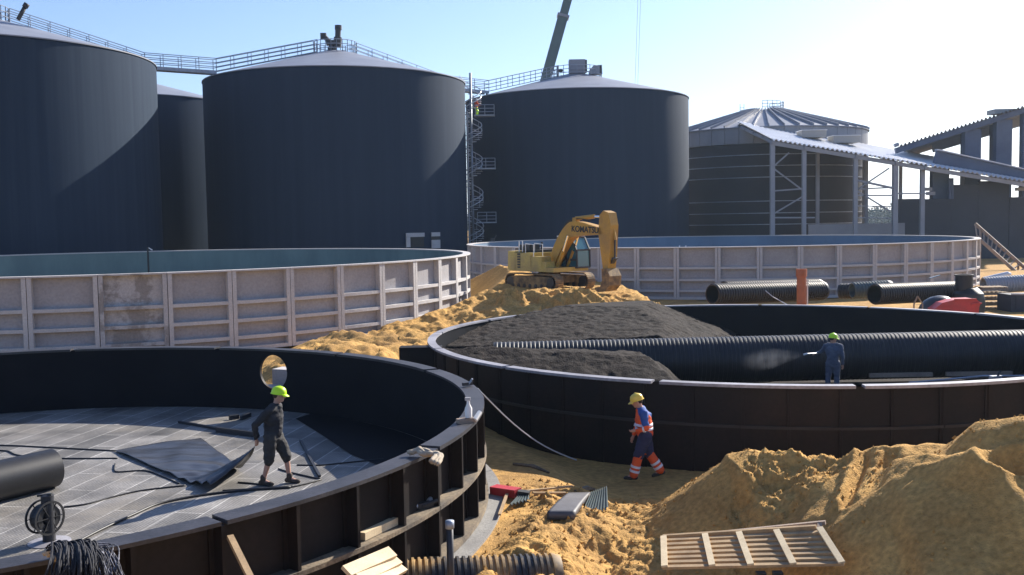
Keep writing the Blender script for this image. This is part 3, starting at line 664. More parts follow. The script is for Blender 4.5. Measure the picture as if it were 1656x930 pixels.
for (pa, pb_) in (((1249, 271), (1276, 247)), ((1249, 271), (1300, 309)), ((1249, 347), (1298, 318)), ((1249, 309), (1300, 305)), ((1383, 309), (1438, 272)), ((1385, 308), (1440, 342)), ((1383, 306), (1447, 303)), ((1383, 316), (1447, 316)), ((1447, 313), (1500, 313)), ((1250, 352), (1318, 352))):
    MB().beam(at(*pa, 104.4), at(*pb_, 104.4), .12, .14).build('brace', M['greycol'], t)
for py in (333, 352): MB().beam(at(1383, py, 104.6), at(1447, py+1, 104.6), .1, .1).build('side_rail', M['greycol'], t)
mb = MB()
for yy in (108, 112, 116): mb.beam((A0.x, yy, rA(A0.x, yy)-.22), (A1.x, yy, rA(A1.x, yy)-.22), .12, .22)
mb.build('purlins', M['greycol'], t)
for xx in (c1.x, c3.x, c4.x, c6.x, c7.x): MB().beam((xx, 104, rA(xx, 104)-.3), (xx, 120, rA(xx, 120)-.3), .2, .35).build('rafter', M['greycol'], t)
for (pa, pb_) in (((1297, 218), (1336, 223)), ((1348, 221), (1390, 226))):
    o = at(pa[0], pa[1]+6, 112); e = at(pb_[0], pb_[1]+6, 112); o.z = rA(o.x, 112)+.1
    mb = MB(); mb.box(((o.x+e.x)/2, 113, rA((o.x+e.x)/2, 113)+.55), (e.x-o.x, 2.2, .75)); mb.build('rooflight', M['timbercurb'], t)
    MB().box(((o.x+e.x)/2, 113, rA((o.x+e.x)/2, 113)+.97), (e.x-o.x+.2, 2.4, .07)).build('rooflight_lid', M['corr'], t)
# second small corrugated roof seen below it
q0 = at(1354, 267, 124); q1 = at(1402, 254, 124); mb = MB(); corr_roof(mb, q0, q1, q0+Vector((0, 8, .9)), q1+Vector((0, 8, .9)), 24, .12); mb.build('lower_roof', M['corr'], t)
MB().beam(at(1352, 262, 124.2), at(1352, 350, 124.2), .3, .3).build('lower_roof_post', M['greycol'], t)
MB().box((at(1387, 372, 106).x, 106.4, at(1380, 368, 106).z-1.2), (10.2, .25, 3.2)).build('plinth_wall', M['bandgrey'], t)
# upper hall
t2 = thing('unfinished_hall', 'unfinished hall with rising corrugated roof, tall columns and dark stepped wall', 'building', (52, 112, GZ))
U0 = at(1450, 237, 110); U1 = at(1760, 139, 110); mb = MB(); corr_roof(mb, U0, U1, U0+Vector((9.6, 20, .3)), U1+Vector((9.6, 20, .3)), 190, .10); mb.build('roof', M['corr_shaded'], t2)
def rU(x, y): f = (x-(y-110)*.48-U0.x)/(U1.x-U0.x); return U0.z+f*(U1.z-U0.z)+(y-110)*.03
mb = MB()
for yy in (112, 115.5, 119, 122.5, 126, 129): o_ = (yy-110)*.48; mb.beam((U0.x+o_+.3, yy, rU(U0.x+o_, yy)-.3), (U1.x+o_, yy, rU(U1.x+o_, yy)-.3), .15, .3)
mb.build('purlins', M['greycol'], t2)
mb = MB(); mb.beam((U0.x, 110.4, rU(U0.x, 110)-.45), (U1.x, 110.4, rU(U1.x, 110)-.45), .3, .6); mb.build('edge_beam', M['bluegrey'], t2)
for yy in (119.8,): MB().beam((U0.x+8, yy, rU(U0.x+8, yy)-.9), (U1.x, yy, rU(U1.x, yy)-1.1), .35, 1.0).build('rafter', M['greycol'], t2)
for px, w_, Y in ((1570, 1.75, 111), (1620, 1.7, 111), (1657, .9, 111), (1519, 1.75, 108), (1566, 1.6, 118), (1612, 1.5, 118), (1690, 1.6, 111)):
    x = at(px, 300, Y).x; zt = rU(x, Y)-.7 if px != 1519 else rA(x, 108)-.3
    MB().box((x, Y, (GZ+zt)/2), (w_, .9, zt-GZ)).build('column', M['bluegrey'], t2)
# sloping gutter beam between both roofs
g0 = at(1512, 254, 107); g1 = at(1700, 296, 107)
MB().beam(g0, g1, .5, 1.3).build('gutter_beam', M['bluegrey'], t2); MB().beam(g0+Vector((0, -.3, .75)), g1+Vector((0, -.3, .75)), .9, .1).build('gutter_lip', M['corr'], t2)
mb = MB(); q = at(1622, 177, 111); mb.box((q.x+.6, 112.5, rU(q.x+.6, 112.5)+.3), (2.4, 2, .5)); mb.build('rooflight', M['timbercurb'], t2)
MB().tube([at(1446, 236, 109.6), at(1453, 233, 109.6)], .2, 8).build('gutter_end', M['greycol'], t2)
# stepped wall, panels side by side
for (x0_, x1_, yt) in ((1453, 1494, 322), (1494, 1539, 322), (1539, 1583, 299), (1583, 1632, 293), (1632, 1668, 319), (1668, 1740, 300)):
    a = at(x0_, yt, 106.5); b = at(x1_, yt, 106.5); MB().box(((a.x+b.x)/2, 106.6, (a.z+GZ-.3)/2), (b.x-a.x-.03, .3, a.z-GZ+.3)).build('wall_panel', M['prewall'], t2)
for px, py in ((1500, 306), (1505, 313), (1649, 306)):
    q = at(px, py, 106); MB().box(q, (.9, .25, .35)).build('bracket', M['greycol'], t2)
for px in (1536, 1540): MB().beam(at(px, 288, 106.2), at(px, 322, 106.2), .22, .2).build('post', M['bluegrey'], t2)
# ------------------------------------------------------------------ far trees and hill line
def tree(px, Y, h, seed):
    rnd = random.Random(seed); x = at(px, 350, Y).x
    t_ = thing('tree', 'far pale tree seen through the open steel hall', 'tree', (x, Y, .4), 0, 'distant trees on the horizon')
    t_['label'] = ['first', 'second', 'third', 'fourth', 'fifth', 'sixth', 'seventh', 'eighth', 'ninth', 'tenth', 'eleventh', 'twelfth', 'thirteenth', 'fourteenth', 'fifteenth'][seed-1]+' from the left of the far trees seen through the steel hall'
    MB().tube([(x, Y, 0), (x+.3, Y, h*.35), (x, Y, h*.7)], [h*.035, h*.025, h*.01], 6).build('trunk', M['bark'], t_)
    mb = MB()
    for k in range(240):
        a = rnd.uniform(0, 2*PI); zf = rnd.random(); rr = h*.33*math.sqrt(rnd.random())*math.sin(PI*(.12+.85*zf))**.6
        c = Vector((x+rr*math.cos(a), Y+rr*math.sin(a), h*(.2+.8*zf))); s_ = h*rnd.uniform(.03, .06)
        n_ = Vector((rnd.gauss(0, 1), rnd.gauss(0, 1), rnd.gauss(0, 1))).normalized(); u = n_.orthogonal().normalized(); v = n_.cross(u)
        mb.add([c+u*s_, c+v*s_*.8, c-u*s_, c-v*s_*.7], [(0, 1, 2, 3)])
    mb.build('crown', M['leaf'], t_); return t_
k = 0
for px in range(1392, 1460, 5):
    k += 1; tree(px+random.uniform(-2, 2), 430+random.uniform(-25, 25), random.uniform(7.5, 10.5), k)
mb = MB()
rr = random.Random(9); wx_ = -900
vs = []; 
def wood_h(X, Y): return 6+4*fbm(X/30, Y/30, 5, 3)
wd = grid_mesh('far_wood', np.linspace(-800, 1100, 500), np.linspace(560, 640, 30), lambda X, Y: 6.5+5*fbm(X/18, Y/18, 5, 3)-(np.abs(Y-600)/40)**6*8, M['leaf'])
wd['kind'] = 'stuff'; tag(wd, 'low dark far-off wood along the horizon', 'wood')
# ------------------------------------------------------------------ long pipe in the gravel tank
def ribbed(mb, a, b, r_, pitch, depth, n=28, open_=True):
    a, b = Vector(a), Vector(b); L = (b-a).length; d = (b-a).normalized(); m_ = d.to_track_quat('Z', 'Y').to_matrix()
    pr = []; k = int(L/pitch)
    for i in range(k):
        z = i*pitch; pr += [(r_-depth, z), (r_-depth, z+pitch*.42), (r_, z+pitch*.52), (r_, z+pitch*.9)]
    pr.append((r_-depth, L)); mb.lathe(pr, n, a, m_)
    if open_: mb.lathe([(r_-depth, 0), (r_-depth-.05, 0), (r_-depth-.05, L), (r_-depth, L)], n, a, m_)
mb = MB(); pz = H-3.66-.72
ribbed(mb, (-.6, 31.0, pz-.08), (16.2, 31.0, pz+.04), .72, .13, .015, 40, False)
o = solo(mb, 'ribbed_pipe', M['pipe'], 'very long black ribbed pipe lying across the gravel tank', 'pipe', smooth=30)
for (xa_, xb_, py) in ((1406, 1512, 599), (1530, 1642, 597)):
    p = on(xa_, py+8, B2_FL+.35); q = on(xb_, py+8, B2_FL+.35); q.y = p.y
    solo(MB().beam(p, q, .12, .12), 'batten', M['woodold'], 'dim batten at the foot of the long pipe, '+('left one' if xa_ < 1500 else 'right one'), 'batten', 'battens under the long pipe')
pts = [at(1470, 619, 25), at(1530, 614, 25), at(1590, 608, 25), at(1660, 608, 25)]
solo(MB().tube(pts, .03, 6), 'cable', M['galv'], 'grey cable just inside the rim on the right of the gravel tank', 'cable')
t = thing('power_tool', 'small pale tool lying by the cable inside the gravel tank rim', 'tool', at(1610, 614, 24.5)); x, y, z = t.location
MB().box((x, y, z+.05), (.3, .12, .1), .3).build('body', M['alu'], t); MB().tube([(x+.05, y, z+.08), (x+.12, y, z+.22)], .03, 6).build('handle', M['darkmetal'], t)
# block beside the left end of the far black tank
a = at(642, 586, 27.5); b = at(702, 586, 27.5)
solo(MB().box(((a.x+b.x)/2+.1, 28.1, .95), (b.x-a.x+.15, .5, 1.75)), 'steel_barrier', M['black'], 'black upright panel standing at the left end of the gravel tank', 'panel')
# ------------------------------------------------------------------ stuff in the near black tank
FZ = B1_FL
a = on(88, 786, FZ); 
end = at(88, 772, a.y); pa = Vector((end.x, a.y-.05, FZ+.36)); dirp = (on(0, 818, FZ)-on(100, 792, FZ)).normalized()
mb = MB(); m_ = None; far = pa+Vector((dirp.x, dirp.y, 0))*4.5
dd = (far-pa).normalized(); mq = dd.to_track_quat('Z', 'Y').to_matrix()
mb.lathe([(.001, .12), (.30, .10), (.345, 0), (.36, .0), (.36, 4.5), (.001, 4.5)], 40, pa, mq)
solo(mb, 'smooth_pipe', M['smoothpipe'], 'short fat black pipe lying on the near tank floor at the left edge', 'pipe', smooth=40)
# hose reel on a post
b_ = on(80, 877, FZ); t = thing('hose_reel', 'spoked black hose reel on a post with round pale foot', 'hose reel', b_); x, y, z = b_
MB().lathe([(.31, 0), (.31, .012), (.12, .03), (.10, .03)], 32, (x, y, z)).build('foot_plate', M['rimpale'], t)
MB().lathe([(.095, .02), (.095, .74), (.06, .76), (.001, .76)], 24, (x, y, z)).build('post', M['darkmetal'], t, 30)
wc = Vector((x-.04, y-.02, z+.40)); wm = Matrix.Rotation(R(62), 3, 'Z') @ Matrix.Rotation(R(90), 3, 'X')
for s in (-.11, .11):
    mb = MB(); mb.lathe([(.235, -.01), (.265, -.01), (.265, .01), (.235, .01), (.235, -.01)], 32, wc+wm @ Vector((0, 0, s)), wm)
    for k in range(6):
        a_ = k*PI/3; mb.beam(wc+wm @ Vector((.03*math.cos(a_), .03*math.sin(a_), s)), wc+wm @ Vector((.24*math.cos(a_), .24*math.sin(a_), s)), .018, .012)
    mb.build('wheel', M['hose'], t)
MB().lathe([(.12, -.10), (.2, -.10), (.2, .10), (.12, .10)], 28, wc, wm).build('wound_hose', M['hose'], t)
MB().beam(wc+Vector((-.1, 0, .34)), wc+Vector((.12, 0, .36)), .05, .03).build('handle', M['hose'], t)
def hose(pts, r_, label, cat='hose', m=None, name='hose', z=FZ, group=None, n=8):
    P = [on(px, py, z+r_) for px, py in pts]; out = []
    for i in range(len(P)-1):          # Catmull-Rom
        p0, p1, p2, p3 = P[max(i-1, 0)], P[i], P[i+1], P[min(i+2, len(P)-1)]
        for k in range(n):
            f = k/n; out.append(.5*((2*p1)+(p2-p0)*f+(2*p0-5*p1+4*p2-p3)*f*f+(3*p1-p0-3*p2+p3)*f**3))
    out.append(P[-1]); return solo(MB().tube(out, r_, 8), name, m or M['hose'], label, cat, group, 1)
hose([(-30, 719), (30, 721), (90, 724), (187, 729)], .015, 'upper of two thin black hoses crossing the mats at the left')
hose([(-30, 728), (10, 729), (30, 736), (90, 741), (190, 741)], .015, 'lower of two thin black hoses crossing the mats at the left')
hose([(186, 750), (185, 760), (193, 763), (235, 761), (262, 770), (290, 782)], .014, 'short hooked hose end beside the dragged black sheet')
hose([(103, 820), (140, 815), (180, 804), (230, 793), (300, 785)], .015, 'hose running from the reel to the dragged black sheet')
hose([(385, 780), (420, 783), (460, 789), (517, 776), (505, 772), (470, 764), (450, 758)], .015, 'looped hose on the mats behind the walking man')
hose([(480, 752), (520, 752), (560, 748), (620, 742)], .014, 'thin hose on the mats at the right of the near tank')
hose([(115, 882), (160, 858), (220, 830), (262, 813), (330, 800), (405, 792), (470, 788)], .022, 'thick dark hose running from the frayed rope up to the sheet', n=6)
hose([(360, 793), (420, 790), (475, 786)], .014, 'thin dark cable between the feet of the walking man')
def strip(p0, p1, w_, h_, label, name='steel_strip', m=None):
    a_, b_ = on(*p0, FZ), on(*p1, FZ); z = Vector((0, 0, h_/2+.004))
    return solo(MB().beam(a_+z, b_+z, w_, h_), name, m or M['darkmetal'], label, 'strip')
strip((290, 684), (418, 707), .08, .05, 'long dark strip lying behind the walking man at the left')
strip((486, 714), (517, 772), .05, .04, 'dark strip lying crosswise at the right of the walking man')
strip((350, 699), (418, 708), .05, .12, 'thin dark lath against the long strip behind the man')
strip((371, 679), (386, 677), .10, .10, 'small dark offcut on the mats behind the walking man', 'offcut')
strip((390, 680), (404, 674), .08, .10, 'smallest dark offcut near the shoulder of the walking man', 'offcut')
mb_ = MB(); P = [on(*q, FZ+.012) for q in ((478, 677), (520, 703), (568, 735), (640, 764))]  # black floor liner; its colour and outline also paint in the right wall's shadow
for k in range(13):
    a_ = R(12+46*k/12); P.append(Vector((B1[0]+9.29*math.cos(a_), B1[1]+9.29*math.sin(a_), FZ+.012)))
mb_.add(P, [tuple(range(len(P)))]); solo(mb_, 'membrane_and_shade', M['black_in'], 'black liner with painted-in wall shadow on the near tank floor, against its right wall', 'membrane_and_shade')
# dragged black sheet: flat part on the floor, gathered corner lifted to the hand
def sheet():
    corners = [(185, 731), (322, 710), (412, 722), (345, 796)]     # pixel corners of the sheet (left, back, hand, near)
    Lf, Bk, Hd, Nr = on(185, 731, FZ), on(325, 711, FZ), on(430, 768, FZ), on(338, 797, FZ)
    hand = at(413, 726, on(425, 783, FZ).y+.05)
    n = 56; vs = []; fs = []
    for i in range(n+1):
        for j_ in range(n+1):
            u, v = i/n, j_/n
            # quad: left edge Lf->Nr (u=0), right edge Bk->hand (u=1) gathered
            L_ = Lf.lerp(Nr, v); Rr_ = Bk.lerp(Vector((hand.x, hand.y, FZ)), v)
            p = L_.lerp(Rr_, u)
            near = max(0, (u*.55+v*.75)-.62)/.68
            k = near**1.7
            p = p.lerp(Vector((hand.x, hand.y, p.z)), k*.75)
            d = (Vector((hand.x, hand.y, 0))-Vector((p.x, p.y, 0))).length
            lift = max(0, 1-d/1.35)**1.6*(hand.z-FZ)
            ang = math.atan2(p.y-hand.y, p.x-hand.x); wv = math.sin(ang*17+2*math.sin(d*2))*.028*min(1, d*1.6)+.012*math.sin(d*7+ang*9)*math.sin(ang*23)
            vs.append((p.x, p.y, FZ+.055+lift+wv*(.5+.9*max(0, 1-d/2.4))))
    for i in range(n):
        for j_ in range(n): a_ = i*(n+1)+j_; fs.append((a_, a_+1, a_+n+2, a_+n+1))
    mb = MB(); mb.add(vs, fs); o_ = mb.build('plastic_sheet', M['sheet'], None, 1)
    md = o_.modifiers.new('s', 'SOLIDIFY'); md.thickness = .008
    recenter(o_); tag(o_, 'black plastic sheet dragged over the mats by the walking man', 'sheet'); return hand
hand1 = sheet()
# ------------------------------------------------------------------ things on the near tank's rim and ledges
def rimpt(c, deg, r_, z): a_ = R(deg); return Vector((c[0]+r_*math.cos(a_), c[1]+r_*math.sin(a_), z))
ZR = B1_TOP+.02
def rag(pts, w_, label, m, seed, name='rag', strands=0, r_=.02):
    rnd = random.Random(seed); mb = MB()
    for k in range(strands or 5):
        off = Vector((rnd.uniform(-w_, w_), rnd.uniform(-w_, w_)*.5, rnd.uniform(0, .04))); P = []
        for i, p in enumerate(pts):
            P.append(Vector(p)+off*(1+.3*i*rnd.uniform(-.5, 1))+Vector((rnd.uniform(-.02, .02), rnd.uniform(-.02, .02), rnd.uniform(-.015, .02))))
        out = []
        for i in range(len(P)-1):
            p0, p1, p2, p3 = P[max(i-1, 0)], P[i], P[i+1], P[min(i+2, len(P)-1)]
            for q in range(5): f = q/5; out.append(.5*((2*p1)+(p2-p0)*f+(2*p0-5*p1+4*p2-p3)*f*f+(3*p1-p0-3*p2+p3)*f**3))
        out.append(P[-1]); mb.tube(out, [r_*rnd.uniform(.7, 1.4) for _ in out], 6)
    return solo(mb, name, m, label, name, smooth=1)
p = on(690, 736, ZR+.04); q = at(703, 750, p.y-.15)
rag([on(664, 734, ZR+.03), on(682, 731, ZR+.05), p, on(699, 736, ZR+.02)+Vector((.1, -.1, 0)), at(704, 752, p.y-.45)], .05, 'pale dusty rag draped over the near tank rim', M['cloth'], 3, strands=7, r_=.028)
P0 = on(132, 888, ZR+.06)
rag([on(112, 890, ZR+.08), P0, on(150, 890, ZR+.03)+Vector((.05, -.1, 0)), at(158, 925, P0.y-.5), at(165, 960, P0.y-.55)], .15, 'tangle of frayed grey rope hanging over the near tank rim', M['yarn'], 5, 'frayed_rope', 60, .006)
rag([on(105, 888, ZR+.1), on(120, 885, ZR+.12), at(125, 915, P0.y-.55), at(120, 960, P0.y-.6)], .16, 'dark cloth beneath the frayed rope on the near tank rim', M['jblack'], 6, 'dark_cloth', 110, .008)
rag([on(76, 898, ZR+.03), on(90, 895, ZR+.05), on(98, 905, ZR+.03)], .03, 'small pinkish work glove on the rim left of the frayed rope', M['cloth'], 8, 'work_glove', 6, .03)
b_ = on(756, 683, ZR); t = thing('spray_bottle', 'small white bottle standing on a wooden block on the rim', 'bottle', b_+Vector((.02, 0, .08))); x, y, z = t.location
MB().lathe([(.001, 0), (.055, .0), (.06, .15), (.025, .22), (.025, .27), (.001, .27)], 14, (x, y, z)).build('body', M['white'], t, 30); MB().box((x-.01, y, z+.30), (.09, .03, .05)).build('nozzle', M['conc'], t)
solo(MB().box(b_+Vector((-.02, -.02, .035)), (.30, .14, .07), .5), 'wood_block', M['woodold'], 'brown wooden block on the rim beneath the white bottle', 'wood block')
solo(MB().tube([b_+Vector((.12, -.02, .04)), b_+Vector((.2, .12, .14))], .04, 8), 'rolled_paper', M['white'], 'white crumpled paper beside the white bottle on the rim', 'paper')
t = thing('rope_clamp', 'small dark clamp on the rim where the rope is tied', 'clamp', on(756, 624, ZR)); x, y, z = t.location
MB().box((x, y, z+.04), (.22, .06, .06), .6).build('bar', M['darkmetal'], t); MB().tube([(x, y, z), (x+.1, y, z+.14)], .02, 6).build('screw', M['galv'], t)
for (px, py, s, lab) in ((22, 838, .04, 0), (587, 606, .03, 0)): pass
# rope from rim to ground
a_ = on(772, 628, ZR-.02); b_ = on(932, 744, .12); pts = [a_.lerp(b_, f/12)-Vector((0, 0, .22*math.sin(PI*f/12))) for f in range(13)]
solo(MB().tube(pts, .014, 6), 'rope', M['rope'], 'pale rope stretched from the near tank rim down to the sand', 'rope')
# tools and timber on the mid ledge
ZL = B1_TOP-.86+.035
b_ = hit(B1, 680, 822, False, B1[2]-.16); b_.z = ZL
t = thing('hand_tools', 'two silver and black hand tools on the near tank ledge', 'tools', b_); x, y, z = b_
MB().tube([(x-.22, y-.05, z+.03), (x-.05, y+.05, z+.06)], .04, 8).box((x-.2, y-.05, z+.05), (.07, .09, .07), .4).build('drill', M['alu'], t)
MB().box((x+.05, y+.12, z+.05), (.26, .08, .08), .7).tube([(x+.02, y+.05, z+.05), (x+.22, y+.22, z+.08)], .03, 6).build('grip', M['darkmetal'], t)
MB().tube([(x+.1, y+.2, z+.08), (x+.16, y+.34, z+.12)], .035, 8).build('chuck', M['alu'], t)
def ledge_plank(pxa, pya, pxb, pyb, w_, h_, label):
    a_ = hit(B1, pxa, pya, False, B1[2]-.17); b_ = hit(B1, pxb, pyb, False, B1[2]-.17); a_.z = b_.z = ZL+h_/2+.004
    solo(MB().beam(a_, b_, w_, h_), 'timber_offcut', M['woodpale'], label, 'timber')
ledge_plank(584, 864, 644, 846, .13, .10, 'pale sawn timber lying on the ledge between two ribs')
a_ = hit(B1, 372, 868, False, B1[2]+.02); b_ = Vector((a_.x+.55, a_.y-.55, .1))
q = at(420, 965, a_.y-.8)
solo(MB().beam(a_, q, .07, .05), 'plank', M['wood'], 'narrow yellow plank leaning against the near tank wall', 'plank')
base = at(600, 925, 10.9)
t = None
for k, (x0_, y0_, x1_, y1_, lab) in enumerate(((560, 925, 634, 893, 'top pale board of the small stack under the near tank'), (580, 936, 642, 905, 'middle pale board of the small stack under the near tank'), (600, 944, 650, 917, 'lowest pale board of the small stack under the near tank'))):
    a_ = at(x0_, y0_, 11.2+.0*k); b_ = at(x1_, y1_, 11.9)
    solo(MB().beam(a_, b_, .16, .05, up=(.3, -.5, .8)), 'board', M['woodpale'], lab, 'board', 'pale boards stacked under the near tank')
# support under boards
a_ = at(610, 960, 11.6); solo(MB().box((a_.x, a_.y, a_.z/2-.1), (.9, .5, a_.z+.1)), 'timber_trestle', M['woodold'], 'timber trestle under the pale boards at the bottom edge', 'trestle')
# standing post
a_ = at(727, 842, 12.6); t = thing('marker_post', 'slim grey post standing in front of the near tank', 'post', (a_.x, a_.y, .3))
MB().tube([(a_.x, a_.y, .3), (a_.x, a_.y, a_.z-.08)], .045, 10).build('shaft', M['darkmetal'], t, 1); MB().tube([(a_.x, a_.y, a_.z-.10), (a_.x, a_.y, a_.z)], .058, 10).build('cap', M['galv'], t, 1)
# half-buried ribbed pipe
mb = MB(); a_ = at(655, 915, 13.6); b_ = at(905, 916, 14.0); ribbed(mb, (a_.x-.6, 13.6, .27), (b_.x, 14.0, .18), .38, .09, .03, 30)
solo(mb, 'drain_pipe', M['dustypipe'], 'ribbed drain pipe half buried in sand at the bottom edge', 'pipe', smooth=30)
# ------------------------------------------------------------------ litter on the sunlit sand
def gz(x, y): return float(hground(np.array([[x]]), np.array([[y]]))[0, 0])
def gpt(px, py, dz=0):
    p = on(px, py, .12)
    for _ in range(4): p = on(px, py, gz(p.x, p.y))
    p.z += dz; return p
def ribbed_plate(c4, label, n, amp=.02, m=None, name='ribbed_sheet', th=.01):
    p = [gpt(*q)+Vector((0, 0, .09)) for q in c4]; zc = sum(q.z for q in p)/4
    for q in p: q.z = zc
    vs = []; fs = []
    for i in range(n*4+1):
        f = i/(n*4); a_ = p[0].lerp(p[1], f); b_ = p[3].lerp(p[2], f); o_ = Vector((0, 0, amp*(1 if (i//2) % 2 else -1))); vs += [a_+o_, b_+o_, a_+o_-Vector((0, 0, th)), b_+o_-Vector((0, 0, th))]
    for i in range(n*4): k = i*4; fs += [(k, k+4, k+5, k+1), (k+2, k+3, k+7, k+6), (k, k+2, k+6, k+4), (k+1, k+5, k+7, k+3)]
    mb = MB(); mb.add(vs, fs); return solo(mb, name, m or M['greenpipe'], label, 'sheet')
ribbed_plate([(935, 833), (984, 833), (982, 806), (955, 803)], 'dark ribbed plastic piece next to the smooth grey sheet', 9, .022)
ribbed_plate([(822, 826), (856, 818), (856, 806), (838, 808)], 'small ribbed plastic scrap left on the sunlit sand', 6, .018)
mb = MB(); P = [gpt(885, 842, .14), gpt(929, 842, .14), gpt(955, 808, .14), gpt(919, 809, .14)]
zc = .45
n = 10; vs = []; fs = []
for i in range(n+1):
    for j_ in range(n+1):
        u, v = i/n, j_/n; p_ = P[0].lerp(P[1], u).lerp(P[3].lerp(P[2], u), v); vs.append(p_+Vector((0, 0, .02*math.sin(PI*v))))
for i in range(n):
    for j_ in range(n): k = i*(n+1)+j_; fs.append((k, k+n+1, k+n+2, k+1))
mb.add(vs, fs); o = mb.build('plastic_sheet', M['darkplastic'], None, 1); md = o.modifiers.new('s', 'SOLIDIFY'); md.thickness = .12; recenter(o); tag(o, 'smooth grey plastic sheet bent on the sunlit sand', 'sheet')
a_ = gpt(798, 800, .10); b_ = gpt(838, 806, .10); t = thing('red_case', 'flat red plastic box on the sand beside the near tank', 'box', (a_+b_)/2-Vector((0, 0, .10)))
MB().beam(a_, b_, .22, .14).build('body', M['redplastic'], t); MB().beam(b_+Vector((.0, 0, .0)), b_+Vector((.2, -.04, -.02)), .16, .10).build('black_end', M['ink'], t)
for (p0, p1, w_, lab) in (((820, 808), (808, 842), .05, 'short pale lath lying below the red box'), ((850, 803), (926, 795), .045, 'long thin lath right of the red box'), ((862, 806), (915, 806), .05, 'second lath beside the smooth grey sheet')):
    a_ = gpt(*p0, .10); b_ = gpt(*p1, .10); solo(MB().beam(a_, b_, w_, .03), 'lath', M['wood'], lab, 'lath')
for (p0, p1, lab) in (((830, 752), (888, 766), 'dark branch-like strip on the shaded sand'), ((930, 796), (962, 793), 'small dark scrap at the edge of the shade')):
    a_ = gpt(*p0, .02); b_ = gpt(*p1, .02); mdp = a_.lerp(b_, .5)+Vector((.05, .12, 0)); solo(MB().tube([a_, mdp, b_], [.03, .06, .02], 6), 'debris_strip', M['ledge'], lab, 'debris')
# white concrete offcuts seen through the opening
t = thing('concrete_offcut', 'white concrete L-shaped block seen through the round opening', 'concrete block', Vector((hp.x-.2, hp.y+1.7, .75)))
x, y, z = t.location; MB().box((x+.35, y, 1.12), (.9, .5, .42), -.35).build('upright', M['conc'], t); MB().box((x+.1, y-.45, .86), (1.6, .8, .10), .15).build('slab', M['conc'], t)
# loose clods rolled over the sand
def scatter(n, region, seed, zf, name, label, m, smin, smax):
    rn = random.Random(seed); mb = MB(); k = 0
    while k < n:
        x = rn.uniform(region[0], region[1]); y = rn.uniform(region[2], region[3])
        z = zf(x, y)
        if z is None: continue
        k += 1; s_ = smin+(smax-smin)*rn.random()**3; base_ = len(mb.v); q = []
        for d_ in ((1, 0, 0), (-1, 0, 0), (0, 1, 0), (0, -1, 0), (0, 0, 1), (0, 0, -1)): q.append(Vector((x, y, z+s_*.3))+Vector(d_)*s_*rn.uniform(.6, 1.2)+Vector((rn.gauss(0, .2), rn.gauss(0, .2), rn.gauss(0, .2)))*s_)
        mb.add(q, [(0, 2, 4), (2, 1, 4), (1, 3, 4), (3, 0, 4), (2, 0, 5), (1, 2, 5), (3, 1, 5), (0, 3, 5)])
    o = solo(mb, name, m, label, 'clods'); o['kind'] = 'stuff'; return o
def z_ground(x, y):
    if math.hypot(x-B1[0], y-B1[1]) < B1[2]+.35 or math.hypot(x-B2[0], y-B2[1]) < B2[2]+.1 or y > 18.5+random.random(): return None
    return gz(x, y)
scatter(900, (-.6, 3.2, 13.2, 19), 5, z_ground, 'sand_clods', 'loose crumbs of sand strewn between the near tank and the heap', M['sand'], .010, .045)
import mathutils.bvhtree as _b
_hv = heap.data; _tree = _b.BVHTree.FromPolygons([heap.location+v.co for v in _hv.vertices], [tuple(p.vertices) for p in _hv.polygons])
def z_heap(x, y):
    h_ = _tree.ray_cast(Vector((x, y, 6)), Vector((0, 0, -1)))[0]
    if h_ is None or h_.z < .15: return None
    e = float(fbm(np.array([x/.9]), np.array([y/.9]), 3, 77)[0]); 
    return h_.z if e > .05 or math.hypot((x-4.4)/1.4, y-15.7) < 1 or random.random() < .06 else None
scatter(2200, (2.2, 8.5, 11.5, 18), 6, z_heap, 'sand_clods', 'loose crumbs of sand rolled down the big heap', M['sand'], .008, .035)
# ------------------------------------------------------------------ wooden lattice crate on the heap
t = thing('timber_pallet', 'pale slatted timber pallet leaning on the sand heap', 'pallet', at(1215, 915, 13.3))
PA = at(1072, 919, 13.1); PB = at(1366, 913, 12.3); PC_ = at(1332, 858, 13.0); PD = at(1072, 872, 14.05)
def pq(u, v): return PA.lerp(PB, u).lerp(PD.lerp(PC_, u), v)
nrm = ((PB-PA).cross(PD-PA)).normalized()
for u in (.012, .285, .50, .73, .985):
    MB().beam(pq(u, -.02)+nrm*.035, pq(u-.005, 1.02)+nrm*.035, .085, .028, up=nrm).build('cross_board', M['woodpale'], t)
for k in range(7):
    v = .03+k*.152; MB().beam(pq(.0, v), pq(1, v), .075, .035, up=nrm).build('slat', M['wood'], t)
top0 = at(1068, 872, 14.2); top1 = at(1335, 845, 13.2)
MB().beam(top0, top1, .06, .05).build('top_rail', M['woodold'], t)
for u in (.01, .26, .49, .73, .97): MB().beam(pq(u, 1.0)-nrm*.03, top0.lerp(top1, u), .06, .05).build('strut', M['woodold'], t)
MB().beam(pq(0, 1.07), pq(.97, 1.10), .05, .07, up=nrm).build('back_slat', M['wood'], t)
for u in (.55, .64): MB().box(pq(u, -.08)-Vector((0, 0, .12)), (.12, .1, .16)).build('foot', M['ink'], t)
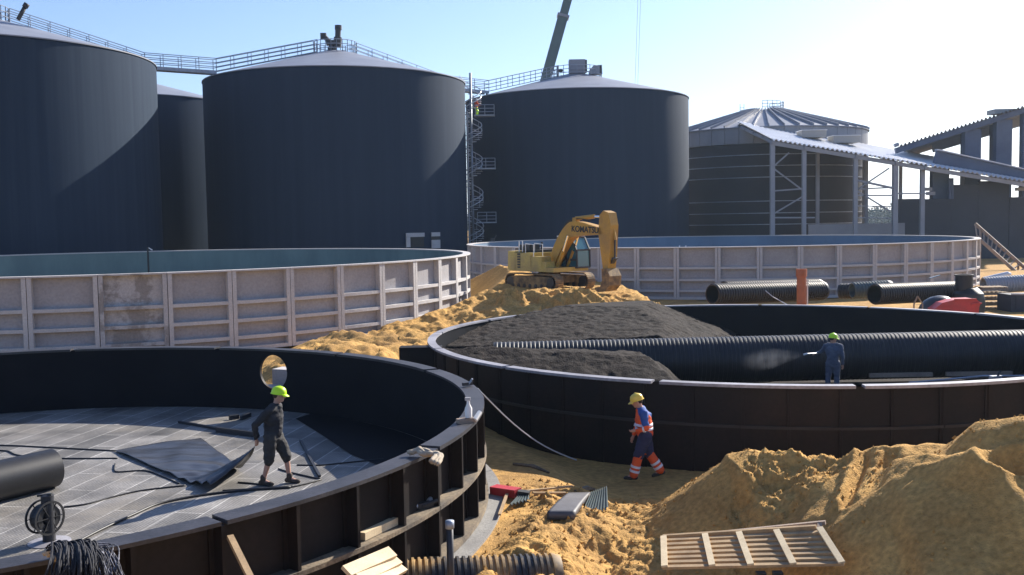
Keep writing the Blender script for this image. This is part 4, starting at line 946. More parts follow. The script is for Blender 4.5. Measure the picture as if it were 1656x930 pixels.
# ------------------------------------------------------------------ pipes and gear behind the gravel tank
YG = 50
def bpipe(px0, py0, px1, py1, r_, Y0, Y1, label, m=None, pitch=.16):
    a_ = at(px0, py0, Y0); b_ = at(px1, py1, Y1); mb = MB(); ribbed(mb, a_, b_, r_, pitch, .04, 24)
    return solo(mb, 'storm_pipe', m or M['pipe'], label, 'pipe', 'black ribbed pipes behind the gravel tank', 30)
bpipe(1152, 476, 1330, 470, .50, 46, 50, 'big ribbed black pipe left of the orange post, open end leftwards')
bpipe(1170, 469, 1325, 464, .45, 50.5, 54, 'ribbed pipe lying just behind the big pipe left of the orange post')
bpipe(1358, 471, 1410, 470, .42, 53, 52, 'short dark ribbed pipe between the orange post and the manhole pipe')
bpipe(1378, 470, 1440, 466, .42, 50.5, 50.8, 'ribbed pipe stub with a grey end in front of the short dark pipe', M['greenpipe'])
bpipe(1414, 476, 1556, 470, .50, 47, 50, 'big ribbed black pipe joined to the black manhole chamber')
# manhole chamber
c = at(1562, 488, 48.5); t = thing('manhole_chamber', 'black plastic manhole chamber with upright neck', 'manhole chamber', (c.x, c.y, .5)); x, y = c.x, c.y
zt = at(1562, 444, 48.5).z; zm = at(1562, 466, 48.5).z
MB().lathe([(.001, .5), (.75, .5), (.78, zm-.7), (.70, zm-.25), (.45, zm+.0), (.40, zm+.02)], 28, (x+.1, y, 0)).build('chamber', M['smoothpipe'], t, 30)
MB().lathe([(.40, zm-.1), (.40, zt-.06), (.44, zt-.06), (.44, zt), (.34, zt), (.34, zm)], 28, (x-.1, y, 0)).build('neck', M['pipe'], t, 30)
# orange-brown post
c = at(1296, 490, 44); t = thing('brown_pipe_post', 'orange-brown plastic pipe standing upright behind the gravel tank', 'post', (c.x, c.y, .5))
zt = at(1296, 435, 44).z; MB().lathe([(.20, .5), (.20, zt-.35), (.235, zt-.33), (.235, zt), (.18, zt), (.18, .5)], 22, (c.x, c.y, 0)).build('pipe', M['orange_pipe'], t, 30)
MB().beam((c.x+.26, c.y-.02, .5), (c.x+.26, c.y-.02, zt-.45), .05, .05).build('white_batten', M['white'], t)
# red tub, dark tarp
c = at(1542, 497, 44); t = thing('red_tub', 'red plastic tub standing behind the far rim on the right', 'tub', (c.x, c.y, .5)); x, y, z = c
zt = at(1542, 485, 44).z
MB().prism([(x-1.0, .5), (x-1.05, zt-.35), (x-.7, zt-.08), (x-.2, zt+.04), (x+.75, zt+.06), (x+.98, zt-.1), (x+.9, zt-.3), (x+.85, .5)], y-.5, y+.5).build('body', M['redplastic'], t)
MB().beam((x-.2, y-.53, zt+.06), (x+.75, y-.53, zt+.06), .08, .06).build('lip', M['redplastic'], t); MB().beam((x+.55, y-.55, zt-.16), (x+.98, y-.55, zt-.12), .06, .06).build('handle', M['redplastic'], t)
c = at(1516, 497, 44.6); mb = MB(); mb.ell((c.x, c.y, c.z-.1), (.85, .6, .62), 20, 10, Matrix.Rotation(R(-12), 3, 'Y'))
solo(mb, 'tarpaulin', M['sheet'], 'grey-green tarpaulin hump left of the red tub', 'tarpaulin', smooth=1)
a_ = at(1478, 492, 43); b_ = at(1484, 479, 43); c = at(1492, 492, 43)
solo(MB().beam(a_, b_, .05, .05).beam(b_, c, .05, .05).beam(a_-Vector((0, 0, .4)), a_, .05, .05).beam(c-Vector((0, 0, .4)), c, .05, .05), 'trestle', M['woodold'], 'small wooden A-shaped trestle left of the tarpaulin', 'trestle')
for k in range(5):
    c = at(1603, 500-k*8.5, 50.5); tt = thing('pallet', ['bottom', 'second', 'third', 'fourth', 'topmost'][k]+' timber pallet of the stack right of the manhole chamber', 'pallet', c, .1*(k % 2), 'stacked pallets right of the manhole'); x, y, z = c
    for yy in (-.4, 0, .4): MB().box((x, y+yy, z), (1.3, .1, .10)).build('bearer', M['woodold'], tt)
    mb = MB()
    for xx in range(6): mb.box((x-.55+xx*.22, y, z+.07), (.12, 1.0, .03))
    mb.build('deck_boards', M['wood'], tt)
c = at(1645, 500, 49); t = thing('steel_skip', 'dark steel skip at the right edge behind the gravel tank', 'skip', (c.x, c.y, .5)); zt = at(1645, 475, 49).z
MB().box((c.x+.3, c.y, (.5+zt)/2), (1.9, 1.4, zt-.5)).build('body', M['prewall'], t); MB().beam((c.x-.65, c.y-.72, zt+.04), (c.x+1.3, c.y-.72, zt-.02), .08, .08).build('rim', M['rimpale'], t)
for k in range(3): MB().box((c.x-.4+k*.6, c.y-.73, (.5+zt)/2), (.07, .06, zt-.6)).build('stiffener', M['prewall'], t)
mb = MB(); ribbed(mb, at(1590, 462, 58), at(1720, 454, 58), .5, .16, .03, 20); solo(mb, 'storm_pipe', M['greycol'], 'pale grey pipe lying beyond the pallets at the right edge', 'pipe', 'black ribbed pipes behind the gravel tank', 30)
mb = MB(); mb.tube([at(1590, 452, 62), at(1630, 443, 62), at(1634, 444, 62)], [.15, .16, .12], 10); solo(mb, 'grey_tube', M['alu'], 'slim silver tube above the pallets at the right', 'tube')
solo(MB().beam(at(1503, 450, 55), at(1520, 445, 55), .2, .04), 'blue_sheet', M['liner_blue'], 'pale blue scrap lying above the manhole pipe', 'scrap')
pts = [at(1238, 470, 44.5), at(1250, 480, 44), at(1275, 494, 41)]; solo(MB().tube(pts, .02, 5), 'rope', M['rope'], 'short pale rope hanging over the big ribbed pipe', 'rope')
# ladder on the pale tank
fa = at(1097, 488, 61.5); fb = at(1112, 488, 61.2); ta = at(1099, 397, 62.5); tb = at(1109, 397, 62.2)
t = thing('ladder', 'aluminium ladder leaning against the pale tank right of the excavator', 'ladder', (fa+fb)/2)
fa.z = fb.z = .55
for a_, b_ in ((fa, ta), (fb, tb)): MB().beam(a_, b_, .07, .05).build('rail', M['alu'], t)
mb = MB()
for k in range(1, 15): f = k/15; mb.tube([fa.lerp(ta, f), fb.lerp(tb, f)], .025, 5)
mb.build('rungs', M['alu'], t)
# second slender pole pair at the tank corner and timber flight at far right
t = thing('timber_flight', 'long timber stair flight sloping down at the right edge', 'stairs', at(1600, 400, 88)); a0 = at(1577, 362, 88); a1 = at(1665, 440, 84); b0 = a0+Vector((.6, -1.2, -.6)); b1 = a1+Vector((.6, -1.2, -.6))
b0 = at(1580, 383, 87); b1 = at(1650, 446, 83)
MB().beam(a0, a1, .12, .28).build('stringer', M['woodold'], t); MB().beam(b0, b1, .12, .28).build('stringer', M['woodold'], t)
mb = MB()
for k in range(12): f = k/12; mb.beam(a0.lerp(a1, f), b0.lerp(b1, f), .1, .1)
mb.build('treads', M['woodold'], t)
t.location = t.location
for f in (0.1, .8): p_ = a0.lerp(a1, f); MB().beam((p_.x, p_.y, .5), p_, .14, .14).build('prop', M['woodold'], t)
# fittings on pale tank rims
p_ = hit(G1, 242, 404, True); t = thing('rim_bracket', 'thin post with bracket on the far rim of the left pale tank', 'bracket', (p_.x, p_.y-.3, G1_TOP-1.6))
MB().beam((p_.x, p_.y-.35, G1_TOP-2.0), (p_.x, p_.y-.35, G1_TOP+.32), .1, .1).build('post', M['ink'], t); MB().beam((p_.x, p_.y-.3, G1_TOP+.3), (p_.x+.3, p_.y-.3, G1_TOP+.12), .06, .06).build('arm', M['white'], t)
for px in (797,):
    p_ = hit(G2, px, 392, True); solo(MB().box((p_.x, p_.y, G2_TOP+.18), (.35, .2, .3)).beam((p_.x, p_.y, G2_TOP+.0), (p_.x+.3, p_.y, G2_TOP+.6), .08, .08), 'rim_clamp', M['darkmetal'], 'dark clamp on the pale rim left of the excavator', 'clamp')
# ------------------------------------------------------------------ excavator
EX = at(889, 468, 52); EX.z = 1.62; YAW = R(-50)
t = thing('excavator', 'yellow tracked excavator digging on the sand mound', 'excavator', EX, YAW); t.scale = (.89,)*3; t.location.z += .12
def L(mb, name, m, parent=t, smooth=0, label=None): return mb.build(name, m, parent, smooth, local=True, label=label)
for s in (-1.25, 1.25):
    mb = MB(); pf = []
    for k in range(13): a_ = -PI/2+PI*k/12; pf.append((1.75+.46*math.cos(a_), .5+.46*math.sin(a_)))
    for k in range(13): a_ = PI/2+PI*k/12; pf.append((-1.75+.46*math.cos(a_), .5+.46*math.sin(a_)))
    n = len(pf); vs = []; ins = [((x*.86), (z-.5)*.72+.5) for x, z in pf]
    mb.prism(ins, s-.27, s+.27)
    for i in range(n):
        x, z = pf[i]; x2, z2 = pf[(i+1) % n]; L_ = math.hypot(x2-x, z2-z); m2 = max(1, round(L_/.16))
        for q in range(m2):
            a_ = Vector((x+(x2-x)*q/m2, 0, z+(z2-z)*q/m2)); b_ = Vector((x+(x2-x)*(q+.88)/m2, 0, z+(z2-z)*(q+.88)/m2)); mb.beam(a_+Vector((0, s, 0)), b_+Vector((0, s, 0)), .58, .06, up=(-(z2-z), 0, (x2-x)))
    tr = L(mb, 'track', M['track'])
    mb = MB()
    for k in range(7): mb.tube([(-1.5+k*.5, s-.29, .28), (-1.5+k*.5, s+.29, .28)], .13, 10)
    mb.tube([(1.75, s-.29, .5), (1.75, s+.29, .5)], .3, 14).tube([(-1.75, s-.29, .5), (-1.75, s+.29, .5)], .3, 14); L(mb, 'rollers', M['darkmetal'], tr)
L(MB().box((0, 0, .62), (2.2, 2.0, .4)).lathe([(.65, .8), (.65, 1.12), (.01, 1.12)], 24), 'undercarriage', M['track'])
L(MB().box((-.1, 0, 1.22), (3.9, 2.7, .24)), 'slewing_deck', M['yellowpale'])
# counterweight with rounded rear
pf = [(-2.2, -1.33), (-1.9, -1.38), (-1.5, -1.38), (-1.5, 1.38), (-1.9, 1.38), (-2.2, 1.33), (-2.4, .9), (-2.46, 0), (-2.4, -.9)]
mb = MB(); nn = len(pf); mb.add([(x, y, 1.15) for x, y in pf]+[(x*.99, y*.98, 2.25) for x, y in pf], [tuple(range(nn))[::-1], tuple(range(nn, 2*nn))]+[(i, (i+1) % nn, (i+1) % nn+nn, i+nn) for i in range(nn)]); L(mb, 'counterweight', M['yellowpale'])
L(MB().box((-.8, -.0, 1.75), (1.38, 2.7, .82)), 'engine_cover', M['yellowpale']); L(MB().box((-1.0, .1, 2.24), (1.2, 1.4, .14)).tube([(-1.2, .5, 2.3), (-1.2, .5, 2.75)], .07, 8), 'exhaust', M['darkmetal'])
L(MB().box((.35, -.95, 1.65), (.9, .75, .62)), 'fuel_tank', M['yellowpale'])
L(MB().box((.95, -.95, 1.5), (.35, .7, .35)), 'step_box', M['yellowpale'])
mb = MB(); 
for yy in (-1.3, -.6): mb.tube([(.1, yy, 1.95), (.1, yy, 2.65), (-.6, yy, 2.7), (-.6, yy, 2.15)], .025, 6)
mb.tube([(-1.4, -1.1, 2.2), (-1.4, -1.1, 2.85), (-1.1, -1.1, 2.85), (-1.1, -1.1, 2.2)], .03, 6); L(mb, 'handrail', M['white'])
mb = MB(); mb.box((-1.2, -.5, 2.45), (1.0, .8, .35)); L(mb, 'pump_cover', M['darkmetal'])
# vertical mark on the right-hand side of the counterweight
mb = MB(); rn = random.Random(2)
for k in range(6): mb.box((-1.15, -1.358, 2.08-k*.15), (.26, .012, .09 if k % 2 else .11))
L(mb, 'side_marking', M['ink'])
# cab
mb = MB(); cabp = [(.35, 1.3), (.35, 3.0), (1.55, 3.02), (1.95, 2.3), (1.98, 1.3)]
mb.prism([(x*1.0, z) for x, z in cabp], .36, 1.34); L(mb, 'cab', M['glass'])
mb = MB()
for y_ in (.34, 1.36):
    for a_, b_ in zip(cabp, cabp[1:]+cabp[:1]): mb.beam((a_[0], y_, a_[1]), (b_[0], y_, b_[1]), .09, .09)
    mb.beam((1.1, y_, 1.3), (1.1, y_, 3.0), .07, .07); mb.beam((.35, y_, 1.75), (1.97, y_, 1.75), .06, .12)
for x_, z_ in cabp: mb.beam((x_, .34, z_), (x_, 1.36, z_), .09, .09)
L(mb, 'cab_frame', M['darkmetal']); L(MB().box((.95, .85, 3.08), (1.25, 1.05, .09)), 'cab_roof', M['white'])
# boom
def curve(P, n=8):
    P = [Vector(p) for p in P]; out = []
    for i in range(len(P)-1):
        p0, p1, p2, p3 = P[max(i-1, 0)], P[i], P[i+1], P[min(i+2, len(P)-1)]
        for k in range(n): f = k/n; out.append(.5*((2*p1)+(p2-p0)*f+(2*p0-5*p1+4*p2-p3)*f*f+(3*p1-p0-3*p2+p3)*f**3))
    out.append(P[-1]); return out
up_ = curve([(.15, 0, 1.45), (.85, 0, 2.75), (1.75, 0, 3.72), (2.6, 0, 3.92), (4.6, 0, 3.55)]); lo_ = curve([(.65, 0, 1.35), (1.35, 0, 2.35), (2.0, 0, 2.95), (2.7, 0, 3.12), (4.65, 0, 3.2)])
mb = MB(); vs = []; fs = []
for a_, b_ in zip(up_, lo_): vs += [(a_.x, -.3, a_.z), (a_.x, .3, a_.z), (b_.x, .3, b_.z), (b_.x, -.3, b_.z)]
for i in range(len(up_)-1):
    for j_ in range(4): fs.append((i*4+j_, i*4+(j_+1) % 4, (i+1)*4+(j_+1) % 4, (i+1)*4+j_))
fs += [(0, 1, 2, 3), tuple(len(vs)-4+k for k in (3, 2, 1, 0))]; mb.add(vs, fs); boom = L(mb, 'boom', M['yellow'])
tc_ = bpy.data.curves.new('lettering', 'FONT'); tc_.body = 'KOMATSU'; tc_.size = .46; tc_.extrude = .006; tc_.align_x = 'CENTER'; tc_.offset = .012
to = bpy.data.objects.new('lettering', tc_); C.objects.link(to); bpy.context.view_layer.update()
me = bpy.data.meshes.new_from_object(to.evaluated_get(bpy.context.evaluated_depsgraph_get())); me.materials.append(M['ink']); bpy.data.objects.remove(to)
lo = bpy.data.objects.new('lettering', me); C.objects.link(lo); lo.parent = boom; lo.location = (3.3, -.312, 3.33); lo.rotation_euler = (R(90), 0, 0); lo.rotation_euler[1] = R(3)
for s in (-.42, .42): L(MB().tube([(1.15, s, 1.35), (1.65, s, 2.25)], .12, 10), 'boom_ram', M['yellow']); L(MB().tube([(1.6, s, 2.15), (2.05, s, 3.15)], .06, 10), 'boom_ram_rod', M['chrome'])
L(MB().tube([(2.3, 0, 4.1), (3.75, 0, 4.2)], .12, 12).box((2.3, 0, 4.0), (.3, .3, .3)), 'arm_ram', M['yellow']); L(MB().tube([(3.7, 0, 4.2), (4.75, 0, 4.15)], .06, 10), 'arm_ram_rod', M['chrome'])
for s in (-.12, .0, .12): L(MB().tube(curve([(1.0, s, 3.0), (1.6, s, 3.85), (2.4, s, 4.08), (3.4, s, 4.0)]), .03, 6), 'boom_hose', M['ink'])
# arm
ap = [(4.35, 3.3), (4.45, 4.25), (4.75, 4.5), (5.15, 4.38), (5.3, 3.7), (5.2, 2.2), (5.05, 1.2), (4.7, 1.2), (4.5, 2.3)]
mb = MB().prism(ap, -.30, .30); L(mb, 'arm', M['yellow']); L(MB().tube([(5.1, 0, 4.0), (5.32, 0, 2.9)], .1, 10), 'bucket_ram', M['yellow']); L(MB().tube([(5.32, 0, 2.9), (5.3, 0, 1.9)], .05, 8).tube([(5.3, -.2, 1.9), (5.3, .2, 1.9)], .06, 8).beam((5.3, 0, 1.9), (4.95, 0, 1.5), .3, .1), 'bucket_linkage', M['darkmetal'])
bp_ = [(4.7, 1.35), (5.1, 1.35), (5.35, .95), (5.3, .45), (4.95, .12), (4.4, .05), (4.15, .2), (4.2, .3), (4.6, .35), (4.75, .7)]
L(MB().prism(bp_, -.45, .45), 'bucket', M['track']); mb = MB()
for k in range(5): mb.beam((4.2, -.48+k*.24, .22), (3.98, -.48+k*.24, .2), .1, .06)
L(mb, 'bucket_teeth', M['darkmetal'])
# ------------------------------------------------------------------ people
from mathutils import noise as mnoise
def organic(parts, name, m, parent, voxel=.016, smooth_it=6, label=None):
    mb = MB()
    for p in parts:
        if p[0] == 'c':           # tapered capsule
            _, a_, b_, r0, r1 = p; a_, b_ = Vector(a_), Vector(b_); n = 7; pts = []; rs = []
            d = (b_-a_); Ln = d.length or 1e-6; d.normalize()
            for k in range(1, 4): th = PI/2*k/4; pts.append(a_-d*r0*math.cos(th)); rs.append(r0*math.sin(th))
            for k in range(4): f = k/3; pts.append(a_.lerp(b_, f)); rs.append(r0+(r1-r0)*f)
            for k in range(3, 0, -1): th = PI/2*k/4; pts.append(b_+d*r1*math.cos(th)); rs.append(r1*math.sin(th))
            mb.tube(pts, rs, 14)
        else:
            _, c_, r_, rot = p; mb.ell(c_, r_, 16, 10, rot)
    o = mb.build(name, m, parent, 1, local=True)
    md = o.modifiers.new('r', 'REMESH'); md.mode = 'VOXEL'; md.voxel_size = voxel; md.use_smooth_shade = True
    ms = o.modifiers.new('s', 'SMOOTH'); ms.iterations = smooth_it; ms.factor = .5
    bpy.context.view_layer.update(); dg = bpy.context.evaluated_depsgraph_get()
    me = bpy.data.meshes.new_from_object(o.evaluated_get(dg)); o.modifiers.clear(); o.data = me
    if voxel >= .018:            # cloth folds
        for v in me.vertices:
            c = v.co; k = mnoise.noise(Vector((c.x*9, c.y*9, c.z*16+3)))*.016+mnoise.noise(Vector((c.x*22, c.y*22, c.z*34)))*.007; v.co = c+v.normal*k
        me.update()
    if label: o['label'] = label
    return o
def person(loc, rz, J, look, label, scale=1.0):
    """J: joints in local metres; x forward, y left, z up."""
    t = thing('person', label, 'person', loc, rz); t.scale = (scale,)*3
    V = {k: Vector(v) for k, v in J.items()}
    hd = V['head']; nk = V['neck']; ch = V['chest']; pv = V['pelvis']; hr = Matrix.Rotation(look.get('yaw', 0), 3, 'Z') @ Matrix.Rotation(look.get('nod', 0), 3, 'Y')
    sh = {'l': V['sl'], 'r': V['sr']}; body = []
    body.append(('e', hd, (.095, .078, .118), hr)); body.append(('e', hd+hr @ Vector((.045, 0, -.07)), (.05, .05, .05), hr))
    body.append(('e', hd+hr @ Vector((.105, 0, -.02)), (.022, .015, .028), hr))
    for s in (-1, 1): body.append(('e', hd+hr @ Vector((0, s*.08, -.01)), (.02, .014, .034), hr))
    body.append(('c', hd+hr @ Vector((-.015, 0, -.06)), nk, .055, .06)); body.append(('c', nk, ch, .07, .12)); body.append(('c', ch, pv, .125, .12))
    for s in 'lr':
        body.append(('c', nk+(sh[s]-nk)*.4, sh[s], .06, .055)); body.append(('c', sh[s], V['e'+s], .05, .04)); body.append(('c', V['e'+s], V['w'+s], .038, .027))
        hdv = (V['w'+s]-V['e'+s]).normalized(); f = Vector(look.get('hand'+s, (0, 0, 0))); hdv = (hdv+f).normalized(); side = hdv.orthogonal().normalized(); w_ = V['w'+s]
        body.append(('c', w_, w_+hdv*.075, .028, .034))
        for k, ln in enumerate((.065, .075, .07, .055)):
            b0_ = w_+hdv*.085+side*(-.03+k*.02); mid_ = b0_+hdv*ln*.5; curl = hdv.cross(side)*.03; body.append(('c', b0_, mid_, .0095, .009)); body.append(('c', mid_, mid_+hdv*ln*.35+curl, .009, .008))
        body.append(('c', w_+hdv*.02-side*.03, w_+hdv*.065-side*.055, .011, .009))
        body.append(('c', V['h'+s], V['k'+s], .08, .052)); body.append(('c', V['k'+s], V['k'+s].lerp(V['a'+s], .35), .05, .052)); body.append(('c', V['k'+s].lerp(V['a'+s], .35), V['a'+s], .052, .034))
        body.append(('c', V['a'+s], V['a'+s]+Vector(look['foot'+s])*.12-Vector((0, 0, .04)), .036, .03))
    organic(body, 'body', M['skin'], t, .012, 3)
    # torso garment
    T = [('c', nk-Vector((0, 0, .04)), ch, .11, .17), ('c', ch+Vector((0, 0, .02)), pv+Vector((0, 0, .04)), .172, .168), ('e', ch+Vector((0, 0, .03)), (.165, .225, .19), Matrix.Identity(3))]
    for s in 'lr': T += [('c', nk.lerp(sh[s], .5), sh[s], .085, .082), ('c', sh[s], V['e'+s], .08, .062), ('c', V['e'+s], V['e'+s].lerp(V['w'+s], .85), .06, .046)]
    organic(T, look['topname'], look['top'], t, .018, 4)
    if 'yoke' in look:
        Y_ = [('c', nk-Vector((0, 0, .03)), ch+Vector((0, 0, .08)), .105, .17), ('e', ch+Vector((0, 0, .09)), (.145, .21, .12), Matrix.Identity(3))]
        for s in 'lr': Y_ += [('c', nk.lerp(sh[s], .5), sh[s], .09, .088), ('c', sh[s], sh[s].lerp(V['e'+s], .75), .087, .073)]
        organic(Y_, 'jacket_yoke', look['yoke'], t, .018, 4)
    kf = look.get('leglen', 1.0)
    Bt = [('c', pv+Vector((0, 0, .07)), pv-Vector((0, 0, .05)), .15, .15)]
    for s in 'lr':
        e_ = V['k'+s].lerp(V['a'+s], max(0, kf)) if kf > 0 else V['k'+s]
        bg_ = look.get('baggy', 1); Bt += [('c', V['h'+s], V['k'+s], .115*bg_, .088*bg_)]
        if kf > 0: Bt += [('c', V['k'+s], e_, .086, .078 if kf > .5 else .085)]
    organic(Bt, look['bottomname'], look['bottom'], t, .018, 4)
    if 'cuff' in look:
        for s in 'lr':
            a_ = V['k'+s]; b_ = V['k'+s].lerp(V['a'+s], .93); organic([('c', a_-(b_-a_)*.12, b_, .098, .09)], 'lower_leg', look['cuff'], t, .016, 3)
            for f in (.52, .76): p0_ = a_.lerp(b_, f); p1_ = a_.lerp(b_, f+.12); MB().tube([p0_, p1_], [.104, .102], 16).build('reflective_band', M['silver'], t, 30, local=True)
    if 'bands' in look:
        for f in (.28, .55): c_ = ch.lerp(pv, f); MB().lathe([(1, -.025), (1, .025), (.9, .025), (.9, -.025), (1, -.025)], 22, c_, Matrix.Diagonal(Vector((.180, .186, 1)))).build('reflective_band', M['silver'], t, 1, local=True)
        for s in 'lr': p0_ = V['e'+s].lerp(V['w'+s], .12); p1_ = V['e'+s].lerp(V['w'+s], .3); MB().tube([p0_, p1_], [.07, .067], 14).build('reflective_band', M['silver'], t, 30, local=True)
    for s in 'lr':
        d_ = Vector(look['foot'+s]); a_ = V['a'+s]; organic([('c', a_+Vector((0, 0, .06)), a_-Vector((0, 0, .03)), .056, .052), ('c', a_-Vector((0, 0, .035))-d_*.05, a_+d_*.15-Vector((0, 0, .05)), .045, .038), ('c', a_+d_*.05-Vector((0, 0, .05)), a_+d_*.17-Vector((0, 0, .055)), .042, .034)], 'boot', look.get('boot', M['boot']), t, .012, 3)
    # helmet: shell, brim, peak
    hm = MB(); c_ = hd+hr @ Vector((-.005, 0, .035)); pr = [(1.0, -.02), (1.0, .05), (.97, .35), (.86, .62), (.62, .85), (.3, .97), (.001, 1.0)]
    hm.lathe(pr, 24, c_, hr @ Matrix.Diagonal(Vector((.135, .115, .135)))); hm.lathe([(1.0, 0), (1.09, -.03), (1.09, -.07), (.98, -.05)], 24, c_, hr @ Matrix.Diagonal(Vector((.135, .115, .135))))
    pk = []; 
    for k in range(9): a_ = -PI/3.2+2*PI/3.2*k/8; pk += [c_+hr @ Vector((.135*math.cos(a_), .115*math.sin(a_), .0)), c_+hr @ Vector((.135*math.cos(a_)+.055*math.cos(a_*1.3), .118*math.sin(a_), -.028))]
    hm.add(pk+[p_-Vector((0, 0, .008)) for p_ in pk], [(2*k, 2*k+1, 2*k+3, 2*k+2) for k in range(8)]+[(18+2*k, 18+2*k+2, 18+2*k+3, 18+2*k+1) for k in range(8)]+[(2*k+1, 19+2*k, 21+2*k, 2*k+3) for k in range(8)])
    hm.tube([c_+hr @ Vector((-.11, 0, .09)), c_+hr @ Vector((0, 0, .14)), c_+hr @ Vector((.11, 0, .085))], .012, 6)
    hm.build('helmet', look['hat'], t, 40, local=True)
    organic([('e', hd+hr @ Vector((-.025, 0, .01)), (.088, .084, .085), hr)], 'hair', M['hair'], t, .012, 2)
    for s in (-1, 1): MB().ell(hd+hr @ Vector((.088, s*.032, .004)), (.011, .013, .009), 8, 6).build('eye', M['ink'], t, 1, local=True)
    return t
# dragging man: faces right and a little away, hands low behind him
f1 = on(447, 783, FZ)
J = dict(head=(.10, 0, 1.60), neck=(.04, 0, 1.42), chest=(-.01, 0, 1.20), pelvis=(-.03, 0, .90), sl=(-.0, .19, 1.37), sr=(-.0, -.19, 1.37), el=(-.20, .24, 1.12), wl=(-.10, .16, .90),
         er=(-.27, -.25, 1.10), wr=(-.30, -.12, .82), hl=(-.02, .10, .88), hr=(-.04, -.10, .88), kl=(.16, .10, .50), al=(.21, .10, .085), kr=(-.08, -.10, .48), ar=(-.20, -.10, .085))
person(f1, R(-8), J, dict(yaw=R(15), nod=R(8), footl=(1, 0, 0), footr=(1, -.1, 0), top=M['jblack'], topname='shirt', bottom=M['tblack'], bottomname='shorts', leglen=.12, baggy=1.12, hat=M['hiviz']),
       'person in dark shirt and knee-length shorts pulling the black sheet, yellow-green helmet', 1.05)
# walking man in blue and orange, faces left
f2 = on(1042, 774, .11)
J = dict(head=(.13, 0, 1.56), neck=(.05, 0, 1.40), chest=(.01, 0, 1.19), pelvis=(-.02, 0, .89), sl=(.02, .20, 1.36), sr=(.02, -.20, 1.36), el=(-.03, .27, 1.07), wl=(.17, .20, 1.02),
         er=(.10, -.24, 1.08), wr=(.20, -.22, .82), hl=(-.02, .10, .88), hr=(-.02, -.10, .88), kl=(.12, .10, .49), al=(.22, .10, .085), kr=(-.10, -.10, .50), ar=(-.34, -.10, .13))
person(f2, R(176), J, dict(yaw=R(0), nod=R(16), footl=(1, 0, .05), footr=(.95, 0, -.25), top=M['orange'], topname='jacket', yoke=M['blue'], bands=1, baggy=1.2, cuff=M['orange'], bottom=M['navy'], bottomname='trousers', leglen=.3, hat=M['yelhat'], boot=M['ink']),
       'person in blue and orange high-visibility clothes walking on the sand, yellow helmet', 1.0)
# spraying man in the gravel tank
f3 = Vector((at(1347, 600, 29.2).x, 29.2, B2_FL+.01))
J = dict(head=(.0, 0, 1.60), neck=(.0, 0, 1.43), chest=(-.01, 0, 1.21), pelvis=(0, 0, .90), sl=(0, .20, 1.38), sr=(0, -.20, 1.38), el=(.12, .33, 1.18), wl=(.24, .50, 1.12),
         er=(-.05, -.27, 1.10), wr=(.02, -.27, .84), hl=(0, .10, .88), hr=(0, -.10, .88), kl=(.03, .13, .48), al=(0, .15, .085), kr=(.02, -.11, .48), ar=(-.02, -.12, .085))
person(f3, R(70), J, dict(yaw=R(-60), nod=R(6), footl=(1, .2, 0), footr=(1, -.2, 0), top=M['overall'], topname='jacket', bottom=M['overall'], bottomname='trousers', leglen=.85, hat=M['hiviz'], boot=M['ink']),
       'person in grey-blue overalls holding a spray lance at the long pipe, yellow-green helmet')
hl3 = Vector((f3.x-.42, f3.y+.35, B2_FL+1.13)); n3 = at(1306, 572, 29.3)
t = thing('spray_lance', 'thin pale spray lance held out by the man at the long pipe', 'lance', hl3)
MB().tube([hl3+Vector((.12, 0, .02)), n3], .014, 6).build('tube', M['alu'], t); MB().tube([n3, n3+Vector((-.12, 0, -.03))], .03, 8).build('nozzle', M['alu'], t)
# tiny worker on the spiral stair
f4 = Vector((x0:=-3.2, 98.9, at(770, 186, 98.9).z-.2))
J = dict(head=(.05, 0, 1.60), neck=(.02, 0, 1.42), chest=(-.01, 0, 1.20), pelvis=(0, 0, .90), sl=(0, .20, 1.37), sr=(0, -.20, 1.37), el=(.15, .26, 1.15), wl=(.38, .22, 1.2), er=(.12, -.26, 1.12), wr=(.35, -.22, 1.15),
         hl=(0, .10, .88), hr=(0, -.10, .88), kl=(.25, .10, .60), al=(.2, .10, .25), kr=(.0, -.10, .48), ar=(-.05, -.10, .085))
person(f4, R(30), J, dict(footl=(1, 0, 0), footr=(1, 0, 0), top=M['orange'], topname='jacket', bottom=M['hiviz'], bottomname='trousers', leglen=.85, hat=M['white'], boot=M['ink']),
       'tiny person in orange and yellow work clothes on the spiral staircase')

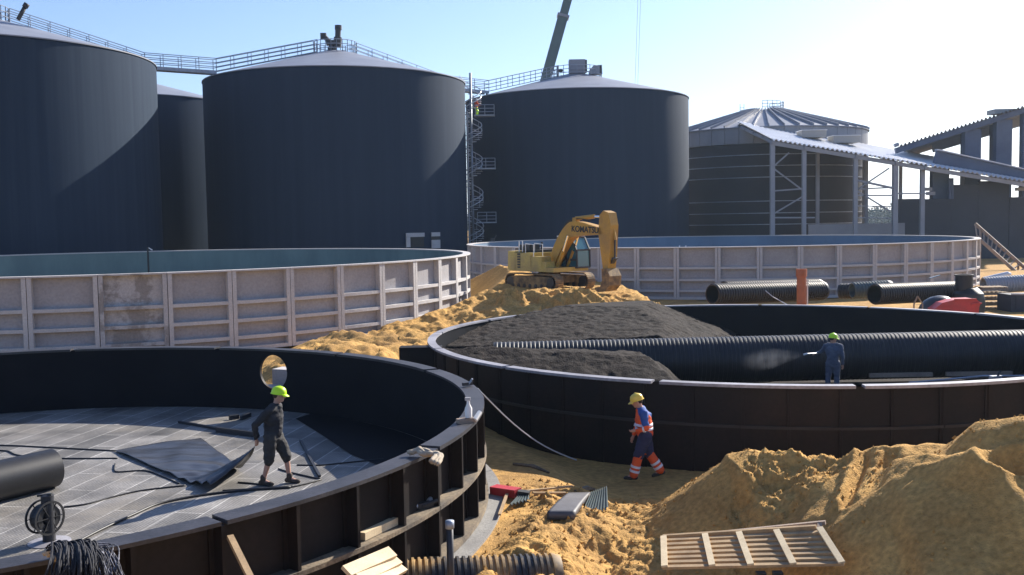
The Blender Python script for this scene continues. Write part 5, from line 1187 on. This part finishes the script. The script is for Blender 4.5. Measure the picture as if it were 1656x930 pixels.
# fine spray leaving the lance
m = bpy.data.materials.new('spray_mist'); m.use_nodes = True; n_ = m.node_tree.nodes; n_.remove(n_['Principled BSDF'])
pv_ = n_.new('ShaderNodeVolumePrincipled'); N_ = m.node_tree.links; tc = n_.new('ShaderNodeTexCoord'); vs_ = n_.new('ShaderNodeVectorMath'); vs_.operation = 'DISTANCE'; vs_.inputs[1].default_value = (.62, .5, .5); N_.new(tc.outputs['Generated'], vs_.inputs[0]); mr = n_.new('ShaderNodeMapRange'); mr.inputs[1].default_value = .5; mr.inputs[2].default_value = .05; mr.inputs[3].default_value = 0; mr.inputs[4].default_value = .8; N_.new(vs_.outputs['Value'], mr.inputs[0]); nz = n_.new('ShaderNodeTexNoise'); nz.inputs['Scale'].default_value = 3.5; nz.inputs['Detail'].default_value = 5; N_.new(tc.outputs['Object'], nz.inputs[0]); m2_ = n_.new('ShaderNodeMapRange'); m2_.inputs[1].default_value = .32; m2_.inputs[2].default_value = .8; m2_.inputs[3].default_value = .05; m2_.inputs[4].default_value = 1.0; N_.new(nz.outputs[0], m2_.inputs[0]); mm_ = n_.new('ShaderNodeMath'); mm_.operation = 'MULTIPLY'; N_.new(mr.outputs[0], mm_.inputs[0]); N_.new(m2_.outputs[0], mm_.inputs[1]); N_.new(mm_.outputs[0], pv_.inputs['Density']); pv_.inputs['Color'].default_value = (.85, .87, .92, 1)
m.node_tree.links.new(pv_.outputs[0], n_['Material Output'].inputs['Volume'])
mb = MB(); d_ = Vector((-1, 0, -.10)).normalized(); mb.tube([n3+d_*.1, n3+d_*.5, n3+d_*1.1, n3+d_*1.9, n3+d_*2.3], [.04, .16, .32, .42, .2], 14)
o = solo(mb, 'spray_mist', m, 'faint mist blown leftwards from the spray lance onto the long pipe', 'mist', smooth=1); o['kind'] = 'stuff'

# thin bright air over the site
hm_ = bpy.data.materials.new('haze_air'); hm_.use_nodes = True; n_ = hm_.node_tree.nodes; n_.remove(n_['Principled BSDF'])
pv_ = n_.new('ShaderNodeVolumePrincipled'); pv_.inputs['Density'].default_value = .0002; pv_.inputs['Color'].default_value = (.62, .80, 1, 1); pv_.inputs['Anisotropy'].default_value = .35
hm_.node_tree.links.new(pv_.outputs[0], n_['Material Output'].inputs['Volume'])
o = MB().box((0, 2000, 50), (6200, 5100, 110)).build('haze', hm_); o['kind'] = 'stuff'; tag(o, 'thin pale haze filling the air over the whole building site', 'haze')
